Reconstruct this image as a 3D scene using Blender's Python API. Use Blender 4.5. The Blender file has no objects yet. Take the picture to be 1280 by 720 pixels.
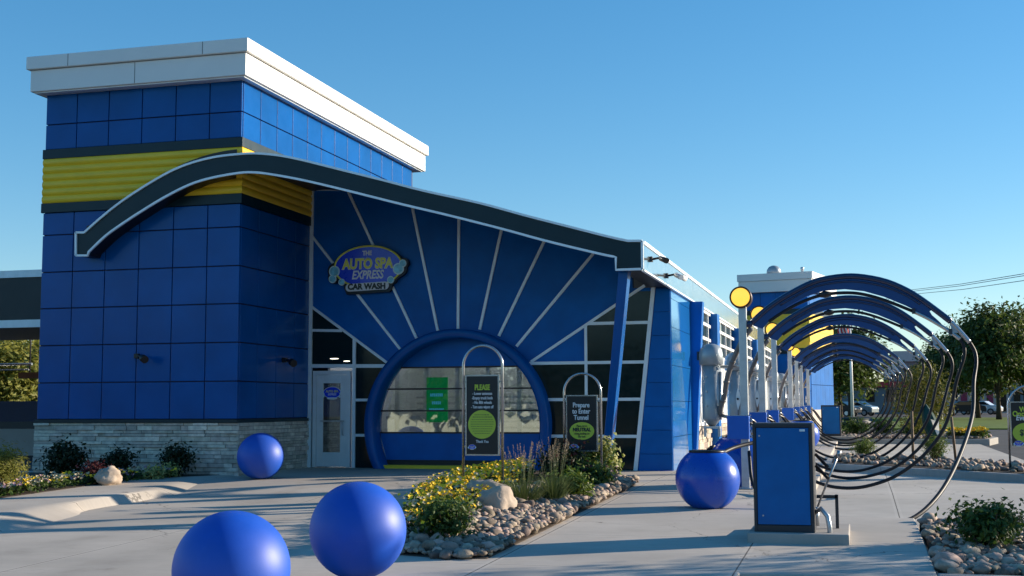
import bpy, bmesh, math, random
from mathutils import Vector, Matrix, noise
random.seed(7)
R = math.radians
S = bpy.context.scene
COL = S.collection
PI = math.pi

# ------------------------------------------------------------------ camera
F, YAW, PIT, ROL, HC = 1572.45, -0.267431617, 0.0940549405, -0.0037816, 1.6
cy_, sy_, cp_, sp_, cr_, sr_ = math.cos(YAW), math.sin(YAW), math.cos(PIT), math.sin(PIT), math.cos(ROL), math.sin(ROL)
FW = Vector((sy_*cp_, cy_*cp_, sp_)); R0 = Vector((cy_, -sy_, 0)); U0 = R0.cross(FW)
RT = cr_*R0 + sr_*U0; UP = -sr_*R0 + cr_*U0
CAM = Vector((0, 0, HC))
cd = bpy.data.cameras.new('camera'); cam = bpy.data.objects.new('camera', cd); COL.objects.link(cam)
cam.matrix_world = Matrix(((RT.x, UP.x, -FW.x, 0), (RT.y, UP.y, -FW.y, 0), (RT.z, UP.z, -FW.z, HC), (0, 0, 0, 1)))
cd.sensor_width = 36; cd.lens = F/1280*36; cd.clip_start = .1; cd.clip_end = 3000
S.camera = cam

def ray(x, y): return FW*F + RT*(x-640) + UP*(360-y)
def onY(x, y, Y):                      # point on the plane y = Y seen at a survey mark of the photo
    d = ray(x, y); return CAM + d*(Y/d.y)
def h(Y): return .25*(Y-11)/11 if Y < 22 else .25+.004*(Y-22)
def gnd(x, y, dz=0):
    d = ray(x, y)
    for a, b in ((.25-.088, .004), (-.25, .25/11)):
        t = (a+dz-HC)/(d.z-b*d.y); p = CAM+d*t
        if (p.y >= 22) == (b == .004): return p
    return p

# ------------------------------------------------------------------ mesh builder
LOC = {}
class MB:
    def __init__(s): s.v = []; s.f = []; s.m = []; s.sm = []
    def add(s, vs, fs, m=0, smooth=False):
        o = len(s.v); s.v += [tuple(v) for v in vs]
        for f in fs: s.f.append([i+o for i in f]); s.m.append(m); s.sm.append(smooth)
        return s
    def box(s, x0, x1, y0, y1, z0, z1, m=0):
        return s.add([(x, y, z) for z in (z0, z1) for y in (y0, y1) for x in (x0, x1)],
                     [(0,2,3,1), (4,5,7,6), (0,1,5,4), (2,6,7,3), (0,4,6,2), (1,3,7,5)], m)
    def prism(s, pts, vec, m=0, smooth=False):      # closed polygon of 3-D points extruded by vec
        pts = [Vector(p) for p in pts]; vec = Vector(vec); n = len(pts)
        nr = Vector((0,0,0))
        for i in range(n): nr += pts[i].cross(pts[(i+1) % n])
        if nr.dot(vec) > 0: pts.reverse()
        s.add(pts+[p+vec for p in pts], [list(range(n)), list(range(2*n-1, n-1, -1))], m)
        b = len(s.v)-2*n
        for i in range(n):
            j = (i+1) % n; s.f.append([b+j, b+i, b+n+i, b+n+j]); s.m.append(m); s.sm.append(smooth)
        return s
    def tube(s, path, r, n=8, m=0, smooth=True, closed=False, flat=1, caps=True):
        P = [Vector(p) for p in path]; k = len(P)
        rr = r if isinstance(r, (list, tuple)) else [r]*k
        T = []
        for i in range(k):
            a = P[i-1] if (i or closed) else P[i]; b = P[(i+1) % k] if (i < k-1 or closed) else P[i]
            T.append((b-a).normalized())
        ref = Vector((0,1,0)) if abs(T[0].y) < .9 else Vector((1,0,0))
        u = (ref - T[0]*ref.dot(T[0])).normalized(); vs = []
        for i in range(k):
            u = (u - T[i]*u.dot(T[i])).normalized(); w = T[i].cross(u)
            for j in range(n):
                a = 2*PI*(j+.5)/n; vs.append(P[i] + u*math.cos(a)*rr[i] + w*math.sin(a)*rr[i]*flat)
        fs = []
        for i in range(k if closed else k-1):
            for j in range(n):
                a, b = i*n+j, i*n+(j+1) % n; c = (i+1) % k*n
                fs.append((a, b, c+(j+1) % n, c+j))
        s.add(vs, fs, m, smooth)
        if caps and not closed:
            o = len(s.v)-k*n
            s.f.append([o+j for j in range(n-1, -1, -1)]); s.m.append(m); s.sm.append(False)
            s.f.append([o+(k-1)*n+j for j in range(n)]); s.m.append(m); s.sm.append(False)
        return s
    def lathe(s, prof, c=(0,0,0), n=24, m=0, axis='z', smooth=True):   # profile (r, t) along the axis
        c = Vector(c); vs = []
        for r, t in prof:
            for j in range(n):
                a = 2*PI*j/n; x, y = r*math.cos(a), r*math.sin(a)
                vs.append(c+(Vector((x, y, t)) if axis == 'z' else Vector((x, -t, y)) if axis == 'y' else Vector((t, x, y))))
        fs = [(i*n+j, i*n+(j+1) % n, (i+1)*n+(j+1) % n, (i+1)*n+j) for i in range(len(prof)-1) for j in range(n)]
        s.add(vs, fs, m, smooth)
        o = len(s.v)-len(vs); L = len(prof)-1
        if prof[0][0] > 1e-4: s.f.append([o+j for j in range(n-1, -1, -1)]); s.m.append(m); s.sm.append(False)
        if prof[L][0] > 1e-4: s.f.append([o+L*n+j for j in range(n)]); s.m.append(m); s.sm.append(False)
        return s
    def ball(s, c, r, seg=32, rings=16, z0=-1, z1=1, m=0):
        prof = []
        a0, a1 = math.asin(z0), math.asin(z1)
        for i in range(rings+1):
            a = a0+(a1-a0)*i/rings; prof.append((max(r*math.cos(a), 1e-5), r*math.sin(a)))
        return s.lathe(prof, c, seg, m)
    def bisect(s, co, no): s.bis = (co, no); return s
    def build(s, name, mats, parent=None, bevel=0, merge=False):
        me = bpy.data.meshes.new(name)
        off = LOC.get(parent.name, Vector((0,0,0))) if parent else Vector((0,0,0))
        me.from_pydata([(v[0]-off.x, v[1]-off.y, v[2]-off.z) for v in s.v], [], s.f)
        me.polygons.foreach_set('material_index', s.m)
        me.polygons.foreach_set('use_smooth', s.sm)
        for m in (mats if isinstance(mats, (list, tuple)) else [mats]): me.materials.append(m)
        if merge:
            b = bmesh.new(); b.from_mesh(me); bmesh.ops.remove_doubles(b, verts=b.verts, dist=1e-4); b.to_mesh(me); b.free()
        me.update()
        o = bpy.data.objects.new(name, me); COL.objects.link(o)
        if parent: o.parent = parent; LOC[o.name] = off
        if bevel:
            q = o.modifiers.new('bevel', 'BEVEL'); q.width = bevel; q.segments = 2; q.limit_method = 'ANGLE'; q.angle_limit = R(40)
        return o

def tag(o, label, cat, group=None, kind=None):
    if kind: o['kind'] = kind
    if label: o['label'] = label
    if cat: o['category'] = cat
    if group: o['group'] = group
    return o
def thing(name, label, cat, loc=(0,0,0), group=None):
    o = bpy.data.objects.new(name, None); COL.objects.link(o); o.location = loc
    o.empty_display_size = .2
    LOC[o.name] = Vector(loc); return tag(o, label, cat, group)
def struct(o): o['kind'] = 'structure'; return o
def stuff(o, label, cat): return tag(o, label, cat, None, 'stuff')
def dup(root, loc, label=None, rotz=None, scale=None):
    def cp(o, par):
        c = o.copy(); COL.objects.link(c)
        if par: c.parent = par
        for ch in kids[o]: cp(ch, c)
        return c
    kids = {}
    def walk(o):
        kids[o] = list(o.children)
        for k in kids[o]: walk(k)
    walk(root)
    c = cp(root, None); c.location = loc
    if label: c['label'] = label
    if rotz is not None: c.rotation_euler.z = rotz
    if scale: c.scale = (scale,)*3 if not isinstance(scale, tuple) else scale
    return c

# ------------------------------------------------------------------ materials
def newmat(name):
    m = bpy.data.materials.new(name); m.use_nodes = True
    nt = m.node_tree; return m, nt, nt.nodes['Principled BSDF']
def N(nt, t, **k):
    n = nt.nodes.new(t)
    for a, b in k.items():
        if a.startswith('i_'): n.inputs[a[2:].replace('_', ' ')].default_value = b
        else: setattr(n, a, b)
    return n
def mix(nt, fac, a, b, mode='MIX'):
    n = nt.nodes.new('ShaderNodeMix'); n.data_type = 'RGBA'; n.blend_type = mode
    for i, v in ((0, fac), (6, a), (7, b)):
        if hasattr(v, 'is_output'): nt.links.new(v, n.inputs[i])
        elif i == 0: n.inputs[0].default_value = v
        else: n.inputs[i].default_value = (*v, 1) if len(v) == 3 else v
    return n.outputs[2]
def math_(nt, op, a, b=0, c=None):
    n = nt.nodes.new('ShaderNodeMath'); n.operation = op
    for i, v in ((0, a), (1, b), (2, c)):
        if v is None: continue
        if hasattr(v, 'is_output'): nt.links.new(v, n.inputs[i])
        else: n.inputs[i].default_value = v
    return n.outputs[0]
def ramp(nt, inp, a, b):
    n = nt.nodes.new('ShaderNodeMapRange'); nt.links.new(inp, n.inputs[0])
    n.inputs[1].default_value = a; n.inputs[2].default_value = b; return n.outputs[0]
def ntex(nt, scale, detail=4, rough=.55, coord='Object', vec=None, sc=None):
    tc = N(nt, 'ShaderNodeTexCoord'); src = tc.outputs[coord]
    if sc:
        mp = N(nt, 'ShaderNodeMapping'); mp.inputs['Scale'].default_value = sc; nt.links.new(src, mp.inputs[0]); src = mp.outputs[0]
    n = N(nt, 'ShaderNodeTexNoise'); n.inputs['Scale'].default_value = scale; n.inputs['Detail'].default_value = detail
    n.inputs['Roughness'].default_value = rough; nt.links.new(src, n.inputs['Vector']); return n.outputs[0]
def bump(nt, bs, hgt, strength, dist=.01):
    b = N(nt, 'ShaderNodeBump'); b.inputs['Strength'].default_value = strength; b.inputs['Distance'].default_value = dist
    nt.links.new(hgt, b.inputs['Height']); nt.links.new(b.outputs[0], bs.inputs['Normal'])
def pm(name, col, rough=.5, metal=0, var=.12, vs=3, spec=.5, coat=0, rvar=.1, bmp=0, bs_=60, emit=None, es=0, island=0):
    m, nt, b = newmat(name)
    n = ntex(nt, vs, 5)
    lo = tuple(c*(1-var) for c in col); hi = tuple(min(1, c*(1+var)) for c in col)
    c = mix(nt, ramp(nt, n, .3, .7), lo, hi)
    if island:
        g = N(nt, 'ShaderNodeNewGeometry'); v = ramp(nt, g.outputs['Random Per Island'], 0, 1)
        hs = N(nt, 'ShaderNodeHueSaturation'); nt.links.new(c, hs.inputs['Color'])
        nt.links.new(math_(nt, 'MULTIPLY_ADD', v, island*2, 1-island), hs.inputs['Value'])
        w = N(nt, 'ShaderNodeTexWhiteNoise', noise_dimensions='1D'); nt.links.new(g.outputs['Random Per Island'], w.inputs['W'])
        nt.links.new(math_(nt, 'MULTIPLY_ADD', w.outputs[0], .05, .475), hs.inputs['Hue'])
        c = hs.outputs[0]
    nt.links.new(c, b.inputs['Base Color'])
    n2 = ntex(nt, vs*4, 4)
    nt.links.new(math_(nt, 'MULTIPLY_ADD', n2, rvar*2, rough-rvar), b.inputs['Roughness'])
    b.inputs['Metallic'].default_value = metal; b.inputs['Specular IOR Level'].default_value = spec
    b.inputs['Coat Weight'].default_value = coat; b.inputs['Coat Roughness'].default_value = .08
    if bmp: bump(nt, b, ntex(nt, bs_, 6), bmp)
    if emit: b.inputs['Emission Color'].default_value = (*emit, 1); b.inputs['Emission Strength'].default_value = es
    return m
def concrete(name, col, jx=None, jy=None, ox=0, oy=0, tracks=None):
    m, nt, b = newmat(name)
    big = ntex(nt, .35, 6, .6); mid = ntex(nt, 2.2, 6, .65); fine = ntex(nt, 90, 3, .7)
    st = ntex(nt, 1, 5, .7, sc=(.8, 26, 1))
    c = mix(nt, ramp(nt, big, .35, .68), tuple(x*.76 for x in col), tuple(x*1.1 for x in col))
    c = mix(nt, math_(nt, 'MULTIPLY', ramp(nt, mid, .5, .75), .45), c, (col[0]*.72, col[1]*.69, col[2]*.64))
    c = mix(nt, math_(nt, 'MULTIPLY', ramp(nt, st, .42, .62), .32), c, tuple(x*.7 for x in col))
    c = mix(nt, math_(nt, 'MULTIPLY', ramp(nt, fine, .35, .7), .16), c, tuple(x*.6 for x in col))
    tc = N(nt, 'ShaderNodeTexCoord'); sx = N(nt, 'ShaderNodeSeparateXYZ'); nt.links.new(tc.outputs['Object'], sx.inputs[0])
    wob = math_(nt, 'MULTIPLY_ADD', ntex(nt, 6, 3), .012, -.006)
    for out, j, o in ((sx.outputs[0], jx, ox), (sx.outputs[1], jy, oy)):
        if not j: continue
        p = math_(nt, 'PINGPONG', math_(nt, 'ADD', math_(nt, 'SUBTRACT', out, o), wob), j/2)
        ln = math_(nt, 'LESS_THAN', p, .008)
        ed = math_(nt, 'MULTIPLY', math_(nt, 'LESS_THAN', p, .05), .18)
        c = mix(nt, ed, c, tuple(x*1.3 for x in col)); c = mix(nt, math_(nt, 'MULTIPLY', ln, .8), c, (.05, .045, .04))
    if tracks:
        for tx in tracks:
            p = math_(nt, 'ABSOLUTE', math_(nt, 'SUBTRACT', math_(nt, 'ADD', sx.outputs[0], math_(nt, 'MULTIPLY', wob, 12)), tx))
            k = ramp(nt, p, .42, .05); c = mix(nt, math_(nt, 'MULTIPLY', math_(nt, 'MULTIPLY', k, ramp(nt, mid, .3, .6)), .3), c, tuple(x*.45 for x in col))
    sp = N(nt, 'ShaderNodeTexVoronoi'); sp.inputs['Scale'].default_value = 1.1; nt.links.new(tc.outputs['Object'], sp.inputs['Vector'])
    c = mix(nt, math_(nt, 'MULTIPLY', math_(nt, 'MULTIPLY', ramp(nt, sp.outputs['Distance'], .16, .02), ramp(nt, mid, .45, .65)), .5), c, (.07, .062, .055))
    cv = N(nt, 'ShaderNodeTexVoronoi'); cv.feature = 'DISTANCE_TO_EDGE'; cv.inputs['Scale'].default_value = .22
    wv = N(nt, 'ShaderNodeVectorMath'); wv.operation = 'ADD'; nz = N(nt, 'ShaderNodeTexNoise'); nz.inputs['Scale'].default_value = 1.6; nz.inputs['Detail'].default_value = 6
    nt.links.new(tc.outputs['Object'], nz.inputs['Vector']); nt.links.new(tc.outputs['Object'], wv.inputs[0]); nt.links.new(nz.outputs[1], wv.inputs[1]); nt.links.new(wv.outputs[0], cv.inputs['Vector'])
    c = mix(nt, math_(nt, 'MULTIPLY', math_(nt, 'MULTIPLY', math_(nt, 'LESS_THAN', cv.outputs['Distance'], .0022), ramp(nt, big, .48, .54)), .6), c, (.08, .07, .06))
    nt.links.new(c, b.inputs['Base Color']); b.inputs['Roughness'].default_value = .86
    b.inputs['Specular IOR Level'].default_value = .3
    bump(nt, b, math_(nt, 'ADD', math_(nt, 'MULTIPLY', st, .5), math_(nt, 'MULTIPLY', fine, .6)), .35, .006)
    return m
def leafmat(name, a, b_, tr=.3):
    m, nt, b = newmat(name)
    g = N(nt, 'ShaderNodeNewGeometry'); v = g.outputs['Random Per Island']
    big = ramp(nt, ntex(nt, .9, 3), .35, .65)
    c = mix(nt, v, a, b_); c = mix(nt, math_(nt, 'MULTIPLY', big, .4), c, tuple(x*.55 for x in a))
    nt.links.new(c, b.inputs['Base Color']); b.inputs['Roughness'].default_value = .55; b.inputs['Specular IOR Level'].default_value = .35
    t = N(nt, 'ShaderNodeBsdfTranslucent'); nt.links.new(c, t.inputs[0])
    ms = N(nt, 'ShaderNodeMixShader'); ms.inputs[0].default_value = tr
    nt.links.new(b.outputs[0], ms.inputs[1]); nt.links.new(t.outputs[0], ms.inputs[2])
    nt.links.new(ms.outputs[0], nt.nodes['Material Output'].inputs[0]); return m
def glassmat(name, tint, refl=.3, rough=.02):
    m, nt, b = newmat(name); nt.nodes.remove(b)
    tr = N(nt, 'ShaderNodeBsdfTransparent'); tr.inputs[0].default_value = (*tint, 1)
    gl = N(nt, 'ShaderNodeBsdfGlossy'); gl.inputs['Roughness'].default_value = rough; gl.inputs[0].default_value = (.95, .97, 1, 1)
    fr = N(nt, 'ShaderNodeLayerWeight'); fr.inputs[0].default_value = .35
    ms = N(nt, 'ShaderNodeMixShader')
    nt.links.new(math_(nt, 'MULTIPLY_ADD', fr.outputs['Fresnel'], 1-refl, refl), ms.inputs[0])
    nt.links.new(tr.outputs[0], ms.inputs[1]); nt.links.new(gl.outputs[0], ms.inputs[2])
    nt.links.new(ms.outputs[0], nt.nodes['Material Output'].inputs[0]); return m

M = dict(
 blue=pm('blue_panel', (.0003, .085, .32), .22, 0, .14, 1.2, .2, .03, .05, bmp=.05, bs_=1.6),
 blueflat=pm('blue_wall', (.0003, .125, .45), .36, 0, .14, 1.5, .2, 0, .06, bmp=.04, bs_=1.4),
 dblue=pm('deep_blue_joint', (.002, .008, .05), .6),
 royal=pm('royal_blue_plastic', (.0003, .075, .5), .52, 0, .1, 2, .6, 0, .03, bmp=.04, bs_=120),
 bin=pm('royal_blue_glossy', (.0003, .07, .48), .28, 0, .08, 2, .5, .1, .03),
 box=pm('bright_blue_box', (.0003, .1, .5), .35, 0, .06, 4),
 cab=pm('blue_powder_coat', (.0003, .13, .4), .35, 0, .1, 3, .3, bmp=.03, bs_=3),
 arch=pm('navy_powder_coat', (.003, .022, .085), .22, .1, .1, 5, .6, .3),
 teal=pm('dark_green_panel', (.003, .022, .032), .4, 0, .12, 1.5, .35),
 spand=pm('dark_green_glass', (.002, .016, .02), .12, 0, .1, 2, .32, bmp=.05, bs_=.9),
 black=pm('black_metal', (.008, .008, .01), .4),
 rubber=pm('black_rubber', (.011, .012, .016), .5, 0, .2, 20, .3),
 char=pm('charcoal_frame', (.035, .037, .045), .45, .2),
 white=pm('white_metal', (.8, .8, .78), .4, 0, .03, 1),
 eave=pm('silver_white_eave', (.66, .7, .72), .16, .92, .04, .8),
 silver=pm('anodised_frame', (.8, .87, .92), .4, .15, .06, 4),
 steel=pm('galvanised_steel', (.5, .52, .54), .35, .75, .12, 9),
 chrome=pm('chrome_tube', (.45, .46, .48), .24, .9, .1, 9),
 tank=pm('grey_tank', (.33, .38, .42), .38, .35, .08, 6),
 yellow=pm('yellow_metal', (.95, .6, .03), .4, 0, .06, 2),
 lamp=pm('lit_yellow_lens', (.85, .52, .05), .3, emit=(1, .55, .07), es=.75),
 brown=pm('dark_bronze', (.06, .03, .02), .4, .4),
 stone=pm('ledge_stone', (.54, .49, .42), .85, 0, .25, 9, .3, bmp=.5, bs_=30, island=.28),
 rock=pm('river_rock', (.3, .235, .185), .8, 0, .3, 14, .25, bmp=.4, bs_=40, island=.55),
 boulder=pm('tan_boulder', (.42, .34, .27), .85, 0, .3, 4, .3, bmp=.9, bs_=9),
 soil=pm('dark_soil', (.075, .058, .045), .95, 0, .3, 8, .2, bmp=.6),
 asphalt=pm('asphalt', (.06, .06, .064), .85, 0, .25, 1.5, .3, bmp=.4, bs_=150),
 grass=pm('lawn', (.11, .16, .025), .9, 0, .35, .6, .2, bmp=.6, bs_=40),
 dirt=pm('ground_dirt', (.13, .13, .125), .95, 0, .3, .1, .2),
 bark=pm('bark', (.07, .05, .035), .9, 0, .3, 6, .2, bmp=.8, bs_=25),
 wood=pm('timber_stake', (.16, .1, .055), .8, 0, .25, 9),
 drywall=pm('pale_interior', (.6, .61, .6), .7, 0, .03, .6),
 green=pm('green_screen', (.01, .3, .07), .4, emit=(.0, .5, .12), es=.16),
 cyan=pm('cyan_marks', (.1, .6, .8), .5, emit=(.1, .5, .8), es=.25),
 signblk=pm('sign_black', (.008, .01, .014), .35, 0, .1, 5),
 lime=pm('sign_lime', (.5, .6, .06), .5, 0, .04),
 limetx=pm('sign_lime_text', (.55, .7, .06), .5, 0, .03),
 whitetx=pm('sign_white_text', (.75, .77, .8), .5, 0, .03),
 dktx=pm('sign_dark_text', (.02, .03, .03), .5),
 logoblue=pm('logo_blue', (.001, .045, .75), .3, 0, .05, 3, coat=.3),
 logoyel=pm('logo_yellow', (.9, .85, .12), .4, 0, .05),
 pill=pm('logo_white', (.8, .8, .82), .4, 0, .05),
 bubble=pm('logo_bubble', (.22, .62, .8), .3, 0, .3, 9),
 bubhi=pm('logo_bubble_rim', (.65, .85, .9), .3),
 pinkwall=pm('pink_stucco', (.5, .4, .35), .9, 0, .12, .8),
 greywall=pm('grey_block', (.16, .18, .2), .9, 0, .12, .8),
 red=pm('dark_red_band', (.4, .03, .035), .7),
 magenta=pm('magenta_panel', (.3, .03, .07), .7),
 carwhite=pm('car_white', (.7, .7, .7), .25, 0, .03, coat=.5),
 cardark=pm('car_dark', (.012, .013, .016), .3, 0, .03, 1, .25),
 carsilver=pm('car_silver', (.35, .42, .44), .25, .5, .03, coat=.5),
 carglass=pm('car_glass', (.01, .012, .015), .08, 0, .03),
 tarp=pm('teal_canvas', (.008, .05, .045), .8, 0, .3, 4, .3, bmp=.5, bs_=12),
 flag_r=pm('flag_red', (.5, .02, .03), .7), flag_w=pm('flag_white', (.7, .7, .7), .7), flag_b=pm('flag_blue', (.02, .03, .2), .7),
 door=pm('door_aluminium', (.78, .8, .82), .4, .15, .05, 4),
 beam=pm('red_brown_beam', (.2, .06, .025), .7),
 downlight=pm('lit_downlight', (.9, .9, .85), .4, emit=(1, .92, .75), es=1.6),
 tfill=pm('fill_glow', (.9, .9, .9), .4, emit=(.95, .98, 1), es=7),
 glassdoor=glassmat('door_glass', (.45, .5, .5), .22),
 glasspanel=pm('side_glass_panel', (.02, .2, .55), .06, 0, .1, .5, .8, .6, .02),
 glasswin=glassmat('tunnel_door_glass', (.75, .8, .82), .14, .01),
 conc=concrete('walk_concrete', (.54, .49, .43), 2.45, 2.5, -1.18, 17.3),
 drive=concrete('drive_concrete', (.52, .47, .41), 3.2, 4, -8.8, 15, (-8.0, -9.6)),
 stall=concrete('stall_concrete', (.53, .49, .435), 4.5, 4.5, .5, 21),
 kerb=concrete('kerb_concrete', (.45, .42, .385)),
 lf_tree=leafmat('tree_leaves', (.03, .06, .013), (.125, .165, .03), .4),
 lf_yel=leafmat('yellow_green_leaves', (.09, .11, .015), (.22, .2, .03)),
 lf_shrub=leafmat('shrub_leaves', (.03, .07, .012), (.1, .16, .025)),
 lf_bright=leafmat('bright_leaves', (.07, .13, .015), (.2, .25, .035)),
 lf_dark=leafmat('dark_leaves', (.012, .025, .012), (.04, .06, .02)),
 lf_red=leafmat('dark_red_leaves', (.05, .008, .012), (.14, .03, .03)),
 lf_olive=leafmat('olive_leaves', (.15, .17, .025), (.36, .34, .07), .45),
 blade=leafmat('grass_blades', (.07, .12, .03), (.2, .22, .08)),
 plume=leafmat('grass_plumes', (.3, .24, .16), (.5, .4, .28)),
 fl_yel=pm('yellow_petals', (.85, .55, .01), .7, 0, .15, 9),
 fl_wht=pm('cream_petals', (.5, .43, .27), .7, 0, .1, 9),
 fl_lav=pm('dusty_pink_petals', (.32, .2, .24), .8, 0, .2, 9),
 fl_lime=leafmat('lime_bloom', (.3, .34, .1), (.6, .58, .25)),
)

for k in ('royal', 'bin'):
    nt = M[k].node_tree; b = nt.nodes['Principled BSDF']; src = b.inputs['Base Color'].links[0].from_socket
    sc = ramp(nt, ntex(nt, 5, 8, .75, sc=(1, 1, 3.5)), .6, .74); du = ramp(nt, ntex(nt, 1.7, 5, .6), .4, .75)
    c = mix(nt, math_(nt, 'MULTIPLY', sc, .16), src, (.12, .2, .5)); c = mix(nt, math_(nt, 'MULTIPLY', du, .045), c, (.3, .3, .32))
    nt.links.new(c, b.inputs['Base Color'])
# ------------------------------------------------------------------ lettering
def letters(name, text, size, mat, parent, loc, sx=1, bold=.0, shear=0, depth=.004, align='CENTER', label=None):
    cu = bpy.data.curves.new(name, 'FONT'); cu.body = text; cu.size = size; cu.align_x = align; cu.align_y = 'CENTER'
    cu.offset = bold; cu.shear = shear; cu.extrude = depth; cu.resolution_u = 3
    o = bpy.data.objects.new(name, cu); COL.objects.link(o)
    dg = bpy.context.evaluated_depsgraph_get(); dg.update()
    me = bpy.data.meshes.new_from_object(o.evaluated_get(dg)); bpy.data.objects.remove(o); bpy.data.curves.remove(cu)
    me.name = name; off = LOC.get(parent.name, Vector((0,0,0)))
    me.transform(Matrix.Translation(Vector(loc)-off) @ Matrix.Rotation(PI/2, 4, 'X') @ Matrix.Diagonal((sx, 1, 1, 1)))
    me.materials.clear(); me.materials.append(mat)
    ob = bpy.data.objects.new(name, me); COL.objects.link(ob); ob.parent = parent; LOC[ob.name] = off
    return ob
def ellipse(cx, cz, rx, rz, Y, n=48): return [(cx+rx*math.cos(2*PI*i/n), Y, cz+rz*math.sin(2*PI*i/n)) for i in range(n)]
def small_logo(parent, cx, Y, cz, w):
    MB().prism(ellipse(cx, cz, w*.5, w*.3, Y, 32), (0, -.003, 0)).build('logo_oval', M['logoblue'], parent)
    m = MB()
    m.tube(ellipse(cx, cz, w*.5, w*.3, Y-.003, 32), w*.018, 4, closed=True)
    m.prism(ellipse(cx, cz-w*.31, w*.3, w*.06, Y-.004, 20), (0, -.002, 0)).build('logo_rim', M['pill'], parent)
    b = MB()
    for dx, dz, r in ((-.52, -.08, .09), (-.5, -.2, .06), (.52, -.06, .09), (.44, -.22, .06)):
        b.prism(ellipse(cx+dx*w, cz+dz*w, r*w, r*w, Y-.005, 16), (0, -.002, 0))
    b.build('logo_bubbles', M['bubhi'], parent)
    letters('logo_lettering', 'AUTO SPA', w*.17, M['logoyel'], parent, (cx, Y-.006, cz+.06*w), .9, w*.004, 0, .001)
    letters('logo_lettering', 'EXPRESS', w*.15, M['whitetx'], parent, (cx, Y-.006, cz-.1*w), .85, w*.003, .2, .001)

# ------------------------------------------------------------------ ground
def slab(name, pts, dz, th, mat, parent=None):
    """polygon slab whose top follows the site grade h(y)+dz"""
    bm = bmesh.new(); f = bm.faces.new([bm.verts.new((x, y, 0)) for x, y in pts])
    ys = [p[1] for p in pts]
    bmesh.ops.bisect_plane(bm, geom=bm.verts[:]+bm.edges[:]+bm.faces[:], plane_co=(0, 22, 0), plane_no=(0, 1, 0))
    bm.normal_update()
    for fc in bm.faces:
        if fc.normal.z < 0: fc.normal_flip()
    if th:
        r = bmesh.ops.extrude_face_region(bm, geom=bm.faces[:])
        for v in r['geom']:
            if isinstance(v, bmesh.types.BMVert): v.co.z = th
    for v in bm.verts: v.co.z = v.co.z-th+h(v.co.y)+dz
    bmesh.ops.recalc_face_normals(bm, faces=bm.faces[:])
    if not th:
        for fc in bm.faces:
            if fc.normal.z < 0: fc.normal_flip()
    me = bpy.data.meshes.new(name); bm.to_mesh(me); bm.free(); me.materials.append(mat)
    o = bpy.data.objects.new(name, me); COL.objects.link(o)
    if th:
        q = o.modifiers.new('bevel', 'BEVEL'); q.width = .02; q.segments = 2; q.limit_method = 'ANGLE'; q.angle_limit = R(50)
    if parent: o.parent = parent
    return struct(o)

slab('ground', [(-900, -300), (900, -300), (900, 2000), (-900, 2000)], -.32, 0, M['dirt'])
slab('road', [(-120, -60), (120, -60), (120, 160), (-120, 160)], -.17, 0, M['asphalt'])
def drive():
    vs = []; fs = []; n = 120
    for i in range(n+1):
        Y = 2+24.4*i/n; t = max(0, min(1, (Y-18.6)/4.2)); t = t*t*(3-2*t)
        for x in (-17, -12, -8, -4): vs.append((x, Y, h(Y)-.135+.13*t))
    for i in range(n):
        for j in range(3): a = i*4+j; fs.append((a, a+1, a+5, a+4))
    return struct(MB().add(vs, fs, 0, True).build('drive', M['drive']))
drive()
# walkway on the near right with the planted island let into its left side
WL = [(-5.9, 3), (-5.9, 13.2), (-6.0, 15.0)]
IS_L = [(-5.9, 15.9), (-6.2, 17.2), (-6.68, 19.0), (-7.2, 21.2), (-7.52, 22.83), (-7.3, 24.0), (-6.74, 24.5)]
ISLAND = [(-4.9, 12.75), (-4.15, 12.5), (-3.72, 12.6), (-3.72, 21.79), (-4.85, 23.3), (-6.6, 24.3), (-7.1, 23.8), (-7.35, 22.8), (-7.0, 21.2), (-6.5, 19.0), (-6.02, 17.2), (-5.72, 15.9), (-5.5, 14.4)]
slab('walkway', WL+IS_L+[(-4.8, 25.2), (-3.77, 26.2), (-3.4, 62), (-.75, 62), (-.75, 17.35), (.66, 17.3), (.66, 12.25), (-1.13, 12.25), (-1.6, 3)], 0, .3, M['conc'])
slab('stall_floor', [(-.8, 12.6), (60, 12.6), (60, 34.5), (4.05, 34.5), (4.05, 47), (-.8, 47)], -.11, .1, M['stall'])
# kerb in front and beside the cobble bed on the right
slab('kerb', [(.66, 12.25), (9, 12.25), (9, 12.6), (.66, 12.6)], 0, .3, M['kerb'])

# left sidewalk with soft rolled kerb flares: a height field along its edge
def sidewalk():
    mb = MB(); vs = []; fs = []; ny, nx = 150, 34
    for i in range(ny+1):
        Y = 9+ (24.9-9)*i/ny
        ex = -11.75+.18*math.sin(Y*.5)+.12*math.sin(Y*1.3+1)
        dip = .5+.5*math.tanh((math.sin(Y*1.25+.6)-.1)*3)        # lowered sections of the kerb
        wid = .18+.75*dip
        for j in range(nx+1):
            u = j/nx; x = -17.2+(ex-.6+17.2)*(u/.5) if u < .5 else ex-.6+1.9*(u-.5)/.5
            t = (x-(ex-wid*.35))/wid; t = max(0, min(1, t)); t = t*t*(3-2*t)
            vs.append((x, Y, h(Y)+.012-(.19-.13*max(0, min(1, (Y-20.5)/2.5)))*t))
    for i in range(ny):
        for j in range(nx):
            a = i*(nx+1)+j; fs.append((a, a+1, a+nx+2, a+nx+1))
    mb.add(vs, fs, 0, True); o = mb.build('sidewalk', M['conc']); return struct(o)
sidewalk()
slab('planting_soil', [(-13.4, 14), (-13.35, 19.6), (-13.3, 21.3), (-12.3, 22.9), (-30, 22.9), (-30, 14)], .02, .1, M['soil'])
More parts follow.
